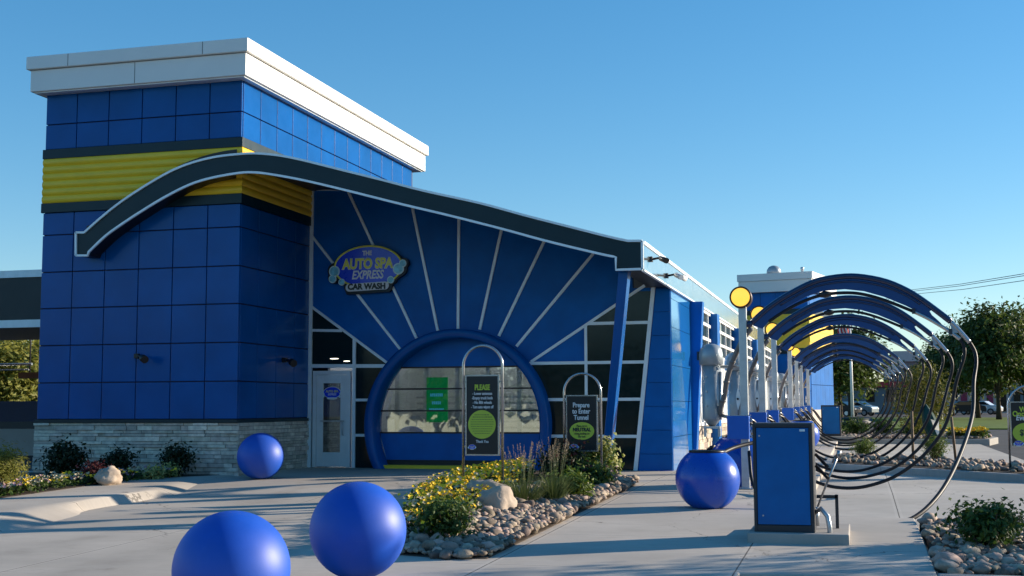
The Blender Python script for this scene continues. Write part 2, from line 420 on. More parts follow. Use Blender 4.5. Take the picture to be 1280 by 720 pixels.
# beds on the right
BED = [(-.78, 29.2), (2.93, 25.35), (6.5, 24.6), (14, 24.4), (14, 28.4), (3.42, 29.6), (-.75, 33.6)]
slab('bed_kerb', BED, .04, .3, M['kerb'])
def inset(p, d):
    c = Vector((sum(a for a, b in p)/len(p), sum(b for a, b in p)/len(p)))
    return [tuple(c+(Vector(q)-c)*(1-d/max(.3, (Vector(q)-c).length))) for q in p]
slab('bed_soil', inset(BED, .16), .05, .05, M['soil'])
BED2 = [(-.75, 46.6), (4.38, 47.1), (4.9, 49.5), (4.6, 52.7), (-1, 53)]
slab('bed_kerb', BED2, .06, .3, M['kerb']); slab('bed_soil', inset(BED2, .2), .07, .05, M['soil'])
COB = [(.72, 12.62), (9, 12.62), (9, 17.0), (.7, 17.0)]
slab('bed_soil', COB, -.03, .1, M['soil']); slab('bed_soil', inset(ISLAND, .05), .012, .05, M['soil'])
slab('lawn', [(1.6, 72), (60, 72), (80, 116), (1.0, 116)], -.1, .1, M['grass'])
slab('lawn', [(-6, 66), (.5, 69), (.5, 90), (-12, 96)], -.1, .1, M['grass'])

# ------------------------------------------------------------------ stones
def stone(mb, c, r, seed, m=0, sub=2, flat=.65):
    bm = bmesh.new(); bmesh.ops.create_icosphere(bm, subdivisions=sub, radius=1)
    q = Matrix.Rotation(random.uniform(0, 6.28), 3, 'Z') @ Matrix.Rotation(random.uniform(-.4, .4), 3, 'X')
    sx, sy, sz = random.uniform(.8, 1.35), random.uniform(.75, 1.05), flat*random.uniform(.8, 1.2)
    idx = {}
    vs = []
    for v in bm.verts:
        n = 1+.42*noise.noise(v.co*1.2+Vector((seed, 0, 0)))+.2*noise.noise(v.co*2.6+Vector((0, seed, 0)))
        p = q @ Vector((v.co.x*sx*n, v.co.y*sy*n, v.co.z*sz*n)); vs.append(Vector(c)+p*r)
    fs = [[v.index for v in f.verts] for f in bm.faces]; bm.free()
    mb.add(vs, fs, m, True)
def inside(p, poly):
    x, y = p; c = False; n = len(poly)
    for i in range(n):
        (x1, y1), (x2, y2) = poly[i], poly[i-1]
        if (y1 > y) != (y2 > y) and x < (x2-x1)*(y-y1)/(y2-y1)+x1: c = not c
    return c
def cobbles(poly, n, rng, dz, hump=None, sub=2):
    mb = MB(); xs = [p[0] for p in poly]; ys = [p[1] for p in poly]; k = 0; pts = []; tries = 0
    while k < n and tries < n*40:
        tries += 1
        p = (random.uniform(min(xs), max(xs)), random.uniform(min(ys), max(ys)))
        if not inside(p, poly): continue
        r = rng[0]+(rng[1]-rng[0])*random.random()**2.2
        if any((p[0]-a)**2+(p[1]-b)**2 < (.62*(r+s))**2 for a, b, s in pts): continue
        pts.append((*p, r)); z = h(p[1])+dz+(hump(*p) if hump else 0)+random.uniform(-.01, .03)
        stone(mb, (p[0], p[1], z), r, k*1.37, 0, sub); k += 1
    return mb
def imound(x, y):   # the island's planted mound
    return .16*max(0, 1-((x+5.3)/1.8)**2)*max(0, min(1, (y-12.6)/1.4))
ROCKZ = [(-4.85, 12.78), (-4.15, 12.53), (-3.72, 12.62), (-3.715, 21.75), (-4.6, 22.4), (-4.75, 20), (-5.05, 18), (-5.0, 15.6), (-5.6, 14.2)]
mb = cobbles(ROCKZ, 1900, (.032, .105), .035, imound)
stuff(mb.build('river_cobbles', M['rock']), 'tan and grey river cobbles along the right side of the central planted island', 'cobbles')
mb = cobbles([(.72, 12.66), (4.2, 12.66), (4.4, 17), (.72, 17.0)], 1300, (.035, .115), .0)
stuff(mb.build('river_cobbles', M['rock']), 'grey river cobbles filling the bed beside the concrete walk at the lower right', 'cobbles')
mb = cobbles(inset(BED, .25), 900, (.05, .13), .07, None, 1)
stuff(mb.build('river_cobbles', M['rock']), 'grey cobbles in the kerbed bed below the hanging vacuum hoses', 'cobbles')
mb = cobbles(inset(BED2, .3), 500, (.07, .16), .09, None, 1)
stuff(mb.build('river_cobbles', M['rock']), 'cobbles in the far kerbed bed with yellow flowers', 'cobbles')
# mulch mound surface in the island
mb = MB(); vs = []; fs = []; nx, ny = 37, 60
for j in range(ny+1):
    for i in range(nx+1):
        x, y = -7.3+3.7*i/nx, 12.6+11.8*j/ny
        vs.append((x, y, h(y)-.02+imound(x, y) if inside((x, y), ISLAND) else h(y)-.12))
for j in range(ny):
    for i in range(nx):
        a = j*(nx+1)+i; q = (a, a+1, a+nx+2, a+nx+1)
        if all(inside(vs[k][:2], ISLAND) for k in q): fs.append(q)
struct(mb.add(vs, fs, 0, True).build('mulch', M['soil']))

def boulder(name, label, c, r, flat, seed):
    mb = MB(); bm = bmesh.new(); bmesh.ops.create_icosphere(bm, subdivisions=4, radius=1); vs = []
    for v in bm.verts:
        p = v.co; s = Vector((seed, seed*.3, 0))
        n = 1+.34*noise.noise(p*.9+s)+.16*noise.noise(p*2.1+s)+.07*noise.noise(p*5+s)+.03*noise.noise(p*11+s)
        vs.append((c[0]+p.x*n*r[0], c[1]+p.y*n*r[1], c[2]+p.z*n*r[2]))
    mb.add(vs, [[v.index for v in f.verts] for f in bm.faces], 0, True); bm.free()
    return tag(mb.build(name, M['boulder']), label, 'boulder')
B1 = gnd(622, 652); B2 = gnd(600, 642); boulder('boulder', 'sunlit tan boulder in front of the ornamental grass on the island', (B1.x, B1.y, B1.z+.17), (.24, .26, .3), 1, 3)
boulder('boulder', 'low grey boulder tucked behind the tan one beside the yellow flowers', (B2.x, B2.y+.3, B2.z+.22), (.34, .3, .26), 1, 9)
boulder('boulder', 'pale boulder beside the dark red plant in the left planting bed', (-13.15, 20.3, h(20.3)+.14), (.22, .26, .2), 1, 14)

# ------------------------------------------------------------------ foliage
def leaf(mb, p, s, nrm, m=0, asp=.55):
    a = Vector((random.gauss(0,1), random.gauss(0,1), random.gauss(0,1)))
    n = (Vector(nrm)+a*.7).normalized(); t = n.orthogonal().normalized()
    t = Matrix.Rotation(random.uniform(0, 6.28), 3, n) @ t; b = n.cross(t)
    p = Vector(p); mb.add([p-t*s, p-b*s*asp+t*s*.1, p+t*s+n*s*.25, p+b*s*asp+t*s*.1], [(0, 1, 2, 3)], m)
def cloud(mb, blobs, n, size, per=4, spread=.25, m=0, shell=.45, asp=.55):
    W = [b[3]*b[4]*b[5] for b in blobs]
    for _ in range(n):
        c = random.choices(blobs, W)[0]
        d = Vector((random.gauss(0,1), random.gauss(0,1), random.gauss(0,1))).normalized()
        rr = random.random()**shell*(1+.22*noise.noise(d*2.3+Vector(c[:3])))
        p = Vector((c[0]+d.x*rr*c[3], c[1]+d.y*rr*c[4], c[2]+d.z*rr*c[5]))
        if noise.noise(p*(1.1/max(.1, c[3]))*1.7) < -.22: continue
        for _k in range(per):
            q = p+Vector((random.gauss(0,1), random.gauss(0,1), random.gauss(0,1)))*spread
            leaf(mb, q, size*random.uniform(.6, 1.25), (d.x, d.y, d.z+.6), m, asp)
def tree(name, label, loc, height, crown, mat, group=None, seed=1, leafsize=.17, n=2600, trunk_r=.16, bare=.28, lean=0):
    random.seed(seed)
    r = thing(name, label, 'tree', loc, group); o = Vector(loc)
    t = MB(); top = Vector((lean*height, 0, height*.62))
    pts = [o+top*(k/6)+Vector((.05*math.sin(k*2+seed), .05*math.cos(k*3), 0))*height*.15*(k/6) for k in range(7)]
    t.tube(pts, [trunk_r*(1.25 if k == 0 else 1-.12*k) for k in range(7)], 8)
    blobs = []
    for k in range(crown['k']):
        a = k*2.4+seed; f = random.random(); z = bare+(1-bare)*(.2+.62*(k+.5)/crown['k'])
        rad = crown['r']*(1-.72*max(0, (z-.45)/.55))*.62
        c = o+Vector((lean*height*z+rad*math.cos(a), rad*math.sin(a), height*z))
        s = crown['r']*random.uniform(.42, .6)*(1-.5*max(0, z-.55))
        blobs.append((c.x, c.y, c.z, s, s, s*crown.get('v', .85)))
        j = pts[2+k % 4]; md = (j+c)/2+Vector((0, 0, -.05*height))
        t.tube([j, md, c], [trunk_r*.42, trunk_r*.28, trunk_r*.08], 6)
    t.build('trunk', M['bark'], r)
    for k in range(crown.get('spikes', 5)*2):
        a = random.uniform(0, 6.28); q = crown['r']*random.uniform(.05, .85)
        z = height*(.93-.3*(q/crown['r'])**1.5)*random.uniform(.9, 1.0); sz = crown['r']*random.uniform(.1, .17)
        blobs.append((o.x+lean*height+q*math.cos(a), o.y+q*math.sin(a), o.z+z, sz, sz, height*random.uniform(.07, .12)))
    l = MB(); cloud(l, blobs, n, leafsize, 4, leafsize*1.7)
    l.build('crown', mat, r); return r

def shrub(name, label, cat, loc, r, hgt, mat, n, ls, group=None, seed=1, asp=.5, extra=None, up=.5):
    random.seed(seed); o = Vector(loc); t = thing(name, label, cat, loc, group)
    s = MB()
    for k in range(9):
        a = k*2.4; e = o+Vector((r*.7*math.cos(a), r*.7*math.sin(a), hgt*(.55+.3*random.random())))
        s.tube([o+Vector((.03*math.cos(a), .03*math.sin(a), -.03)), (o+e)/2+Vector((0, 0, hgt*.08)), e], [.012, .009, .004], 5)
    s.build('stems', M['bark'], t)
    bl = []
    for k in range(8):
        a = k*2.4+seed; q = r*.5*random.uniform(.3, 1)
        bl.append((o.x+q*math.cos(a), o.y+q*math.sin(a), o.z+hgt*random.uniform(.4, .72), r*.55, r*.55, hgt*.34))
    l = MB(); cloud(l, bl, n, ls, 4, ls*1.6, 0, .5, asp); l.build('foliage', mat, t)
    if extra:
        e = MB(); cloud(e, [(b[0], b[1], b[2]+hgt*.08, b[3]*1.02, b[4]*1.02, b[5]) for b in bl], extra[1], extra[2], extra[3] if len(extra) > 3 else 3, extra[2]*1.2, 0, .2, .8); e.build('flowers', extra[0], t)['kind'] = 'stuff'
    return t
def grass_clump(label, loc, r, hgt, seed, nb=320, npl=26, group='ornamental grass clumps on the central island'):
    random.seed(seed); o = Vector(loc); t = thing('ornamental_grass', label, 'grass clump', loc, group); g = MB()
    for k in range(nb):
        a = random.uniform(0, 6.28); q = r*.35*math.sqrt(random.random()); b = o+Vector((q*math.cos(a), q*math.sin(a), -.02))
        d = Vector((math.cos(a), math.sin(a), 0)); H = hgt*random.uniform(.5, .85); out = r*random.uniform(.2, 1)
        P = [b+d*out*(f*f)+Vector((0, 0, H*(f-.18*f*f))) for f in (0, .35, .7, 1)]
        w = d.cross(Vector((0, 0, 1)))*.006
        vs = []
        for f, p in zip((1, .9, .6, .05), P): vs += [p-w*f, p+w*f]
        g.add(vs, [(0, 1, 3, 2), (2, 3, 5, 4), (4, 5, 7, 6)])
    g.build('blades', M['blade'], t); pl = MB()
    for k in range(npl):
        a = random.uniform(0, 6.28); q = r*.5*random.random(); d = Vector((math.cos(a), math.sin(a), 0))
        b = o+d*q*.4; e = b+d*q*.9+Vector((0, 0, hgt*random.uniform(.85, 1.12)))
        m_ = (b+e)/2+Vector((0, 0, .05)); s0 = e*.8+m_*.2-(e-m_)*.35*0
        pl.tube([b, m_, e], [.003, .0025, .002], 4)
        hd = (e-m_).normalized(); L = .11
        for i in range(26):
            f = i/26; c = e+hd*(f*L*2-L*.6); rr = .014*math.sin(PI*min(1, f+.12))
            leaf(pl, c+Vector((random.gauss(0,1), random.gauss(0,1), random.gauss(0,1)))*rr*.6, .014, hd, 1, .3)
    pl.build('plumes', [M['blade'], M['plume']], t); return t

# island flowers: one mass of bedding plants
def bedding(name, label, poly, n, dz, hump, cols, dens=14, size=.03, hgt=.16, parent=None):
    mb = MB(); xs = [p[0] for p in poly]; ys = [p[1] for p in poly]; k = 0
    mats = [M['lf_shrub'], M['lf_dark']]+cols
    while k < n:
        p = (random.uniform(min(xs), max(xs)), random.uniform(min(ys), max(ys)))
        if not inside(p, poly): continue
        k += 1; z = h(p[1])+dz+(hump(*p) if hump else 0); hh = hgt*random.uniform(.7, 1.2); ci = 2+(int(3*noise.noise(Vector((p[0]*.8, p[1]*.8, 3)))+10*random.random()) % len(cols))
        for i in range(dens):
            q = Vector((p[0]+random.gauss(0, .06), p[1]+random.gauss(0, .06), z+hh*random.random()*.85))
            leaf(mb, q, size*1.1*random.uniform(.7, 1.3), (0, 0, 1), 0 if random.random() < .75 else 1)
        for i in range(random.choice((0, 2, 3, 4, 5))):
            q = Vector((p[0]+random.gauss(0, .06), p[1]+random.gauss(0, .06), z+hh*random.uniform(.85, 1.15)))
            a = random.uniform(0, 6.28); tl = Vector((random.gauss(0, .5), random.gauss(-.5, .5), 1)).normalized()
            u = tl.orthogonal().normalized(); w = tl.cross(u); n5 = 5; rr = size*random.uniform(.8, 1.2)
            ring = []
            for j in range(10):
                an = a+j*PI/5; f = 1 if j % 2 == 0 else .62
                ring.append(q+(u*math.cos(an)+w*math.sin(an))*rr*f+tl*rr*.25)
            mb.add([q]+ring, [(0, j+1, (j+1) % 10+1) for j in range(10)], ci)
    return stuff(mb.build(name, mats), label, 'flowers')
random.seed(21)
bedding('flower_bed', 'yellow and cream bedding flowers along the left side of the central island', [tuple(gnd(*q)[:2]) for q in ((508, 682), (535, 690), (572, 676), (600, 662), (604, 646), (640, 628), (668, 606), (655, 595), (572, 600), (536, 624), (507, 655))], 700, .0, imound, [M['fl_yel'], M['fl_yel'], M['fl_yel'], M['fl_yel'], M['fl_wht']], 16, .03, .2)
bedding('flower_bed', 'mixed yellow and cream bedding flowers edging the left sidewalk', [(-13.45, 16), (-13.4, 19.6), (-13.1, 21.3), (-12.75, 22.0), (-13.1, 22.2), (-13.9, 21), (-14.6, 19), (-14.8, 16)], 330, .03, None, [M['fl_wht'], M['fl_yel'], M['fl_wht'], M['fl_lav']], 14, .034, .16)
bedding('flower_bed', 'bright yellow flowers at the kerbed right end of the far bed', [(3.0, 47.6), (4.3, 47.5), (4.5, 49), (3.2, 49.2)], 120, .1, None, [M['fl_yel']], 10, .06, .26)
bedding('flower_bed', 'yellow flowers at the back of the far bed beside the stakes', [(1.6, 50.5), (3.0, 50.5), (3.0, 52.2), (1.6, 52.2)], 90, .1, None, [M['fl_yel'], M['fl_wht']], 10, .06, .3)
bedding('flower_bed', 'yellow flowers at the foot of the cut off promotional sign on the right', [(3.45, 27.2), (5.5, 27.0), (5.5, 28.2), (3.6, 28.3)], 110, .06, None, [M['fl_yel']], 12, .05, .3)

grass_clump('broad feathery ornamental grass clump behind the tan boulder', (gnd(655, 641, .0).x, gnd(655, 641).y, gnd(655, 641).z+.03), .5, .72, 3)
grass_clump('feathery ornamental grass clump nearer the red flowering shrub on the island', (gnd(692, 637, .0).x, gnd(692, 637).y, gnd(692, 637).z+.03), .4, .75, 4)
shrub('shrub', 'spreading fine leaved green shrub at the near tip of the island', 'shrub', (gnd(556, 683, .0).x, gnd(556, 683).y, gnd(556, 683).z+.03), .42, .5, M['lf_shrub'], 900, .03, None, 5)
shrub('shrub', 'low bright green leafy shrub on the island rocks right of the grasses', 'shrub', (gnd(712, 630, .0).x, gnd(712, 630).y, gnd(712, 630).z+.03), .36, .42, M['lf_bright'], 420, .045, None, 6)
shrub('flowering_shrub', 'dark shrub with red flowers behind the ornamental grasses', 'shrub', (gnd(704, 614, .0).x, gnd(704, 614).y, gnd(704, 614).z+.03), .5, .72, M['lf_dark'], 560, .045, None, 7, extra=(M['lf_red'], 90, .04))
shrub('shrub', 'green rose like bush between the red flowers and the pale hydrangea', 'shrub', (gnd(737, 616, .0).x, gnd(737, 616).y, gnd(737, 616).z+.03), .4, .5, M['lf_shrub'], 420, .045, None, 8, extra=(M['lf_red'], 14, .04))
shrub('hydrangea', 'hydrangea with pale lime flower heads in front of the blue column', 'shrub', (gnd(748, 606, .0).x, gnd(748, 606).y, gnd(748, 606).z+.03), .42, .74, M['lf_bright'], 420, .05, None, 9, extra=(M['fl_lime'], 150, .05, 7))
shrub('lavender', 'small dusty lavender plant on the rocks below the hydrangea', 'plant', (gnd(757, 612, .0).x, gnd(757, 612).y, gnd(757, 612).z+.03), .24, .3, M['fl_lav'], 260, .022, None, 10)
shrub('shrub', 'round loose green shrub among cobbles at the lower right', 'shrub', (gnd(1240, 682).x, gnd(1240, 682).y, gnd(1240, 682).z-.02), .5, .48, M['lf_shrub'], 800, .038, None, 11)
shrub('shrub', 'bright tufted shrub in the cobble bed beneath the hose loops', 'shrub', (gnd(1080, 573).x, gnd(1080, 573).y, gnd(1080, 573).z+.05), .36, .42, M['lf_bright'], 600, .035, None, 12, .25)
shrub('shrub', 'bright shrub at the foot of the leaning teal canvas', 'shrub', (gnd(1168, 578).x, gnd(1168, 578).y, gnd(1168, 578).z+.05), .36, .55, M['lf_bright'], 600, .035, None, 13, .25)
shrub('willow_shrub', 'sunlit yellow green weeping shrub at the left edge of the photo', 'shrub', (-14.1, 18.4, h(18.4)+.02), .6, .8, M['lf_olive'], 1500, .04, None, 14, .25)
shrub('shrub', 'dark broad leaved shrub between the weeping shrub and the red plant', 'shrub', (-14.7, 21.2, h(21)+.02), .5, .66, M['lf_dark'], 520, .05, None, 15)
shrub('shrub', 'dark shrub just behind the pale boulder against the stone base', 'shrub', (-14.1, 22.0, h(22)+.02), .36, .5, M['lf_dark'], 380, .045, None, 16)
shrub('red_leaf_plant', 'dark red leaved plant left of the pale boulder', 'plant', (-13.6, 20.5, h(20)+.02), .28, .36, M['lf_red'], 300, .035, None, 17)
shrub('shrub', 'dark shrub standing alone against the stone base left of the blue sphere', 'shrub', (-13.05, 22.45, h(22)+.0), .34, .6, M['lf_dark'], 480, .045, None, 18)
shrub('variegated_plant', 'low cream variegated plant at the right end of the left bed', 'plant', (-13.0, 21.55, h(21)+.02), .24, .22, M['fl_lime'], 180, .035, None, 19)
shrub('variegated_plant', 'low cream variegated plant at the foot of the lone dark shrub', 'plant', (-12.95, 22.05, h(22)+.02), .2, .2, M['fl_lime'], 150, .035, None, 20)
for i, (x, y, l) in enumerate(((-.2, 50.5, 'green mound left of the far bed near the second cabinet'), (.9, 51.0, 'green mound in the middle of the far bed'), (2.0, 49.5, 'green mound beside the teal canvas in the far bed'))):
    shrub('shrub', l, 'shrub', (x, y, h(y)+.08), .5, .55, M['lf_shrub'], 260, .07, None, 30+i)
random.seed(5)

# ------------------------------------------------------------------ the car wash
B = thing('car_wash_building', 'blue car wash with a white capped tower, dark green roof arch and round entrance', 'building', (-8, 26, .25))
TX0, TX1, TY0, TY1 = -16.6, -11.97, 22.89, 33.2
JX = [-16.6, -15.84, -15.07, -14.28, -13.49, -12.71, -11.97]
g = .011
w = MB()
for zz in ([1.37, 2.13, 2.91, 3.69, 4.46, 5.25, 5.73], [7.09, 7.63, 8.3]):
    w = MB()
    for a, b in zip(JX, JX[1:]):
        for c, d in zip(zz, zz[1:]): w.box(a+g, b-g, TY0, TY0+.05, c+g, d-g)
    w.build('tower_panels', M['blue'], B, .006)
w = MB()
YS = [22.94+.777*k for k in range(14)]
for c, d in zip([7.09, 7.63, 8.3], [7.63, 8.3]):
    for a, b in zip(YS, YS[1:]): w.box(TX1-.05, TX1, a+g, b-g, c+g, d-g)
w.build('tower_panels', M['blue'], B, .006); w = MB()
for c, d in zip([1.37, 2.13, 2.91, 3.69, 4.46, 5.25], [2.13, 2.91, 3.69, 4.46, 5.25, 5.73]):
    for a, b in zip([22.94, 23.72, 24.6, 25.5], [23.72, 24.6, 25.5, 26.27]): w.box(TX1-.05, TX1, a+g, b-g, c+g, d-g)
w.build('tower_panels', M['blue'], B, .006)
w = MB(); w.box(TX0+.02, TX1-.04, TY0+.04, TY1, .1, 8.29); w.build('tower_wall', M['dblue'], B)
w = MB()
for a, b in ((5.73, 5.93), (6.89, 7.09)):
    w.box(TX0-.03, TX1+.035, TY0-.035, TY0+.03, a, b); w.box(TX1-.03, TX1+.034, TY0+.031, 33.2, a, b)
w.box(TX0-.03, TX1+.03, TY0-.04, TY0+.06, 1.30, 1.365); w.box(TX1-.03, TX1+.03, TY0+.061, 26.27, 1.30, 1.364)
w.build('trim_band', M['teal'], B, .004)
# corrugated yellow band, wrapping the corner
prof = [(5.932+.956*k/66, -.018-.032*abs(math.sin(PI*k/66*6))**.8) for k in range(67)]
w = MB(); vs = []; fs = []
for z, o in prof: vs += [(TX0-.01, TY0+o, z), (TX1-o, TY0+o, z), (TX1-o, 33.2, z)]
for k in range(66):
    a = k*3; fs += [(a, a+1, a+4, a+3), (a+1, a+2, a+5, a+4)]
w.add(vs, fs, 0, False); w.build('corrugated_band', M['yellow'], B)
def ledge(mb, along, a0, a1, fixed, z0, z1, sgn, rng=(.05, .095), lng=(.16, .6)):
    z = z0
    while z < z1-.01:
        hh = min(random.uniform(*rng), z1-z); p = a0
        if z1-z-hh < .03: hh = z1-z
        while p < a1-.001:
            L = min(random.uniform(*lng), a1-p)
            if a1-p-L < .1: L = a1-p
            d = random.uniform(.03, .075)
            if along == 'x': mb.box(p+.003, p+L-.003, fixed-d if sgn < 0 else fixed, fixed if sgn < 0 else fixed+d, z+.003, z+hh-.003)
            else: mb.box(fixed if sgn > 0 else fixed-d, fixed+d if sgn > 0 else fixed, p+.003, p+L-.003, z+.003, z+hh-.003)
            p += L
        z += hh
w = MB(); ledge(w, 'x', TX0-.05, TX1+.05, TY0+.035, .16, 1.30, -1); ledge(w, 'y', TY0+.04, 26.27, TX1-.035, .2, 1.30, 1)
w.build('stone_base', M['stone'], B, .006)
# cornice
w = MB(); w.box(-16.8, -11.76, 22.6, 33.6, 8.3, 8.76); w.build('cornice', M['white'], B, .012)
w = MB(); w.box(-16.87, -11.69, 22.53, 33.67, 8.772, 9.05); w.build('cornice_cap', M['white'], B, .012)
w = MB(); w.box(-16.74, -11.82, 22.66, 33.5, 8.275, 8.305); w.build('cornice_soffit', M['silver'], B)
w = MB()
for X in (-15.85, -12.7): MB().box(X-.005, X+.005, 22.526, 22.55, 8.78, 9.04).build('cornice_seam', M['char'], B)
MB().box(-14.3, -14.29, 22.596, 22.62, 8.31, 8.75).build('cornice_seam', M['char'], B)

# roof arch: profile measured in the plane of the fascia
YF, YM = 22.45, 26.28
top = [(95.5,290.8),(106,290.8),(125,273.8),(150,253.8),(180,233.8),(212.5,215),(240,203.8),(270,196.3),(300,192.8),(320,192),(345,194),(375,199.5),(430,213.2),(480,225.6),(530,238.6),(600,254),(660,270.3),(710,283),(760,295.7),(785,301.2),(803,301.5)]
bot = [(95.5,319.5),(110,319.5),(111.5,315),(132.5,295),(155,278.8),(180,262.5),(207.5,246),(237.5,231),(265,222.5),(300,216.3),(320,215.8),(342,218.5),(380,225.5),(430,237.3),(505,256),(560,269),(627,286),(682,301),(744,316),(770,321.5)]
def smooth(path):
    out = []
    for i in range(len(path)-1):
        p0 = path[max(0, i-1)]; p1 = path[i]; p2 = path[i+1]; p3 = path[min(len(path)-1, i+2)]
        for k in range(4):
            t = k/4
            out.append(tuple(.5*(2*p1[c]+(p2[c]-p0[c])*t+(2*p0[c]-5*p1[c]+4*p2[c]-p3[c])*t*t+(3*p1[c]-p0[c]-3*p2[c]+p3[c])*t**3) for c in (0, 1)))
    return out+[path[-1]]
XZ = lambda q: (onY(*q, YF).x, onY(*q, YF).z)
T_ = [XZ(q) for q in top[:1]]+smooth([XZ(q) for q in top[1:20]])+[(-3.7, XZ((800, 301.3))[1])]
B_ = [XZ(q) for q in bot[:2]]+smooth([XZ(q) for q in bot[2:]])
EZ0, EZ1 = 4.07, T_[-1][1]
XE = -3.7
B_ = B_+[(B_[-1][0], EZ0), (XE, EZ0)]
outline = T_+B_[::-1]
w = MB(); w.prism([(x, YF, z) for x, z in outline], (0, .08, 0)); w.build('roof_fascia', M['teal'], B)
def offs(path, d):
    o = []
    for i, (x, z) in enumerate(path):
        a = path[max(0, i-1)]; b = path[min(len(path)-1, i+1)]; l = math.hypot(b[0]-a[0], b[1]-a[1]) or 1
        o.append((x-(b[1]-a[1])/l*d, z+(b[0]-a[0])/l*d))
    return o
w = MB()
for path in (T_, B_, [T_[0], B_[0]]):
    w.tube([(x, YF-.012, z) for x, z in path], .03, 4, smooth=False)
w.tube([(XE, YF-.012, EZ0), (XE, YF-.012, EZ1)], .03, 4, smooth=False)
w.build('fascia_trim', M['silver'], B)
# black strip on the tower front along the tail's top edge and the arch's deep return
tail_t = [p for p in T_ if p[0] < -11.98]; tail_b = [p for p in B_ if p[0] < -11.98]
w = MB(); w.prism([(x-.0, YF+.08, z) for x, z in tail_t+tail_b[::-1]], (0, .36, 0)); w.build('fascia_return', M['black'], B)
w = MB(); w.prism([(x-.02, TY0-.06, z+.2) for x, z in tail_t]+[(x-.02, TY0-.06, z) for x, z in tail_t[::-1]], (0, .055, 0)); w.build('tail_black_strip', M['black'], B)
# roof body from the fascia to the far end, right of the tower
rt = [p for p in T_ if p[0] > -11.93]; rb = [p for p in B_ if p[0] > -11.93]
zt = lambda x, P: next((a[1]+(b[1]-a[1])*(x-a[0])/(b[0]-a[0]) for a, b in zip(P, P[1:]) if a[0] <= x <= b[0] and b[0] > a[0]), P[-1][1])
rt = [(-11.93, zt(-11.93, T_))]+rt; rb = [(-11.93, zt(-11.93, B_))]+rb
rt[-1] = (XE-.02, EZ1-.01); rb = [(x, z+.27) for x, z in rb if z > EZ0+.05]; rb += [(rb[-1][0]+.005, EZ0+.01), (XE-.02, EZ0+.01)]
w = MB(); w.prism([(x, YF+.081, z-.012) for x, z in rt]+[(x, YF+.081, z+.012) for x, z in rb[::-1]], (0, 38, 0)); w.build('roof', M['char'], B)
w = MB(); Y = YF+.06
for k, L in enumerate((7.0, 8.2, 6.5, 8.0, 8.0)):
    w.box(XE-.015, XE+.02, Y, Y+L-.015, EZ0, EZ1-.06); Y += L
w.build('eave_panel', M['eave'], B)
w = MB(); w.box(XE-.06, XE+.035, YF+.05, 60, EZ1-.058, EZ1+.01); w.box(XE-.03, XE+.03, YF+.05, 60, EZ0-.035, EZ0-.002); w.build('eave_trim', M['silver'], B)

# main facade, with the round entrance and the door cut out
RC, RZ, RR = -8.41, 1.2, 2.09
fl = .1
arc = lambda r, n=48, z0=fl: [(RC+r*math.cos(a), RZ+r*math.sin(a)) for a in [PI+math.asin((RZ-z0)/r)-k*(PI+2*math.asin((RZ-z0)/r))/n for k in range(n+1)]]
A = arc(RR-.05)
soff = [(x, z+.015) for x, z in rb if -11.93 < x < -4.5]
face = [(-10.905, fl)]+A+[(-3.80, fl), (-3.80, 4.09), (soff[-1][0]+.02, 4.09)]+soff[::-1]+[(-11.95, soff[0][1]), (-11.95, 2.49), (-10.905, 2.49)]
w = MB(); w.prism([(x, YM, z) for x, z in face], (0, .2, 0)); w.build('facade_wall', M['blueflat'], B)
def fx(px, py): p = onY(px, py, YM); return (p.x, p.z)
def bar(mb, a, b, wd=.075, y0=-.045, y1=.01):
    ax, az = a; bx, bz = b; l = math.hypot(bx-ax, bz-az); nx, nz = -(bz-az)/l*wd/2, (bx-ax)/l*wd/2
    mb.prism([(ax+nx, YM+y0, az+nz), (bx+nx, YM+y0, bz+nz), (bx-nx, YM+y0, bz-nz), (ax-nx, YM+y0, az-nz)], (0, y1-y0, 0))
rays = [((388,292),(502.5,438.7)),((435,238),(522,424.5)),((516,260),(548,415)),((574,274),(573,411)),((627,288),(600,412)),((681,301),(624,420)),((742,317),(646,433)),((806,357),(664,452.5)),((388,382),(487,455.5))]
for a, b in rays:
    w = MB(); bar(w, fx(*a), fx(*b), .058, -.04); w.build('sun_ray', M['silver'], B)
def panel(pts, name='dark_glass_panel', mat='spand'):
    w = MB(); w.prism([(*((fx(*p)[0]), YM-.008, fx(*p)[1]),) for p in pts], (0, .012, 0)); return w.build(name, M[mat], B)
rimL = lambda y: fx(0, y)
def ring_x(z, side): return RC+side*math.sqrt(max(0, RR**2-(z-RZ)**2))
# left glazing
zl = [fl+.02, fx(443, 544)[1], fx(443, 500)[1], fx(443, 457)[1]]
panel([(388, 384), (388, 413), (427, 413)], mat='spand'); panel([(388, 413), (427, 413), (443, 424.5), (443, 457), (388, 457)])
panel([(443, 424.5), (443, 457), (487, 457)])
XV = fx(443, 500)[0]
for a, b in zip(zl, zl[1:]):
    w = MB(); w.prism([(XV, YM-.008, a), (ring_x(a, -1)+.02, YM-.008, a), (ring_x((a+b)/2, -1)+.02, YM-.008, (a+b)/2), (ring_x(b, -1)+.02, YM-.008, b), (XV, YM-.008, b)], (0, .012, 0)); w.build('dark_glass_panel', M['spand'], B)
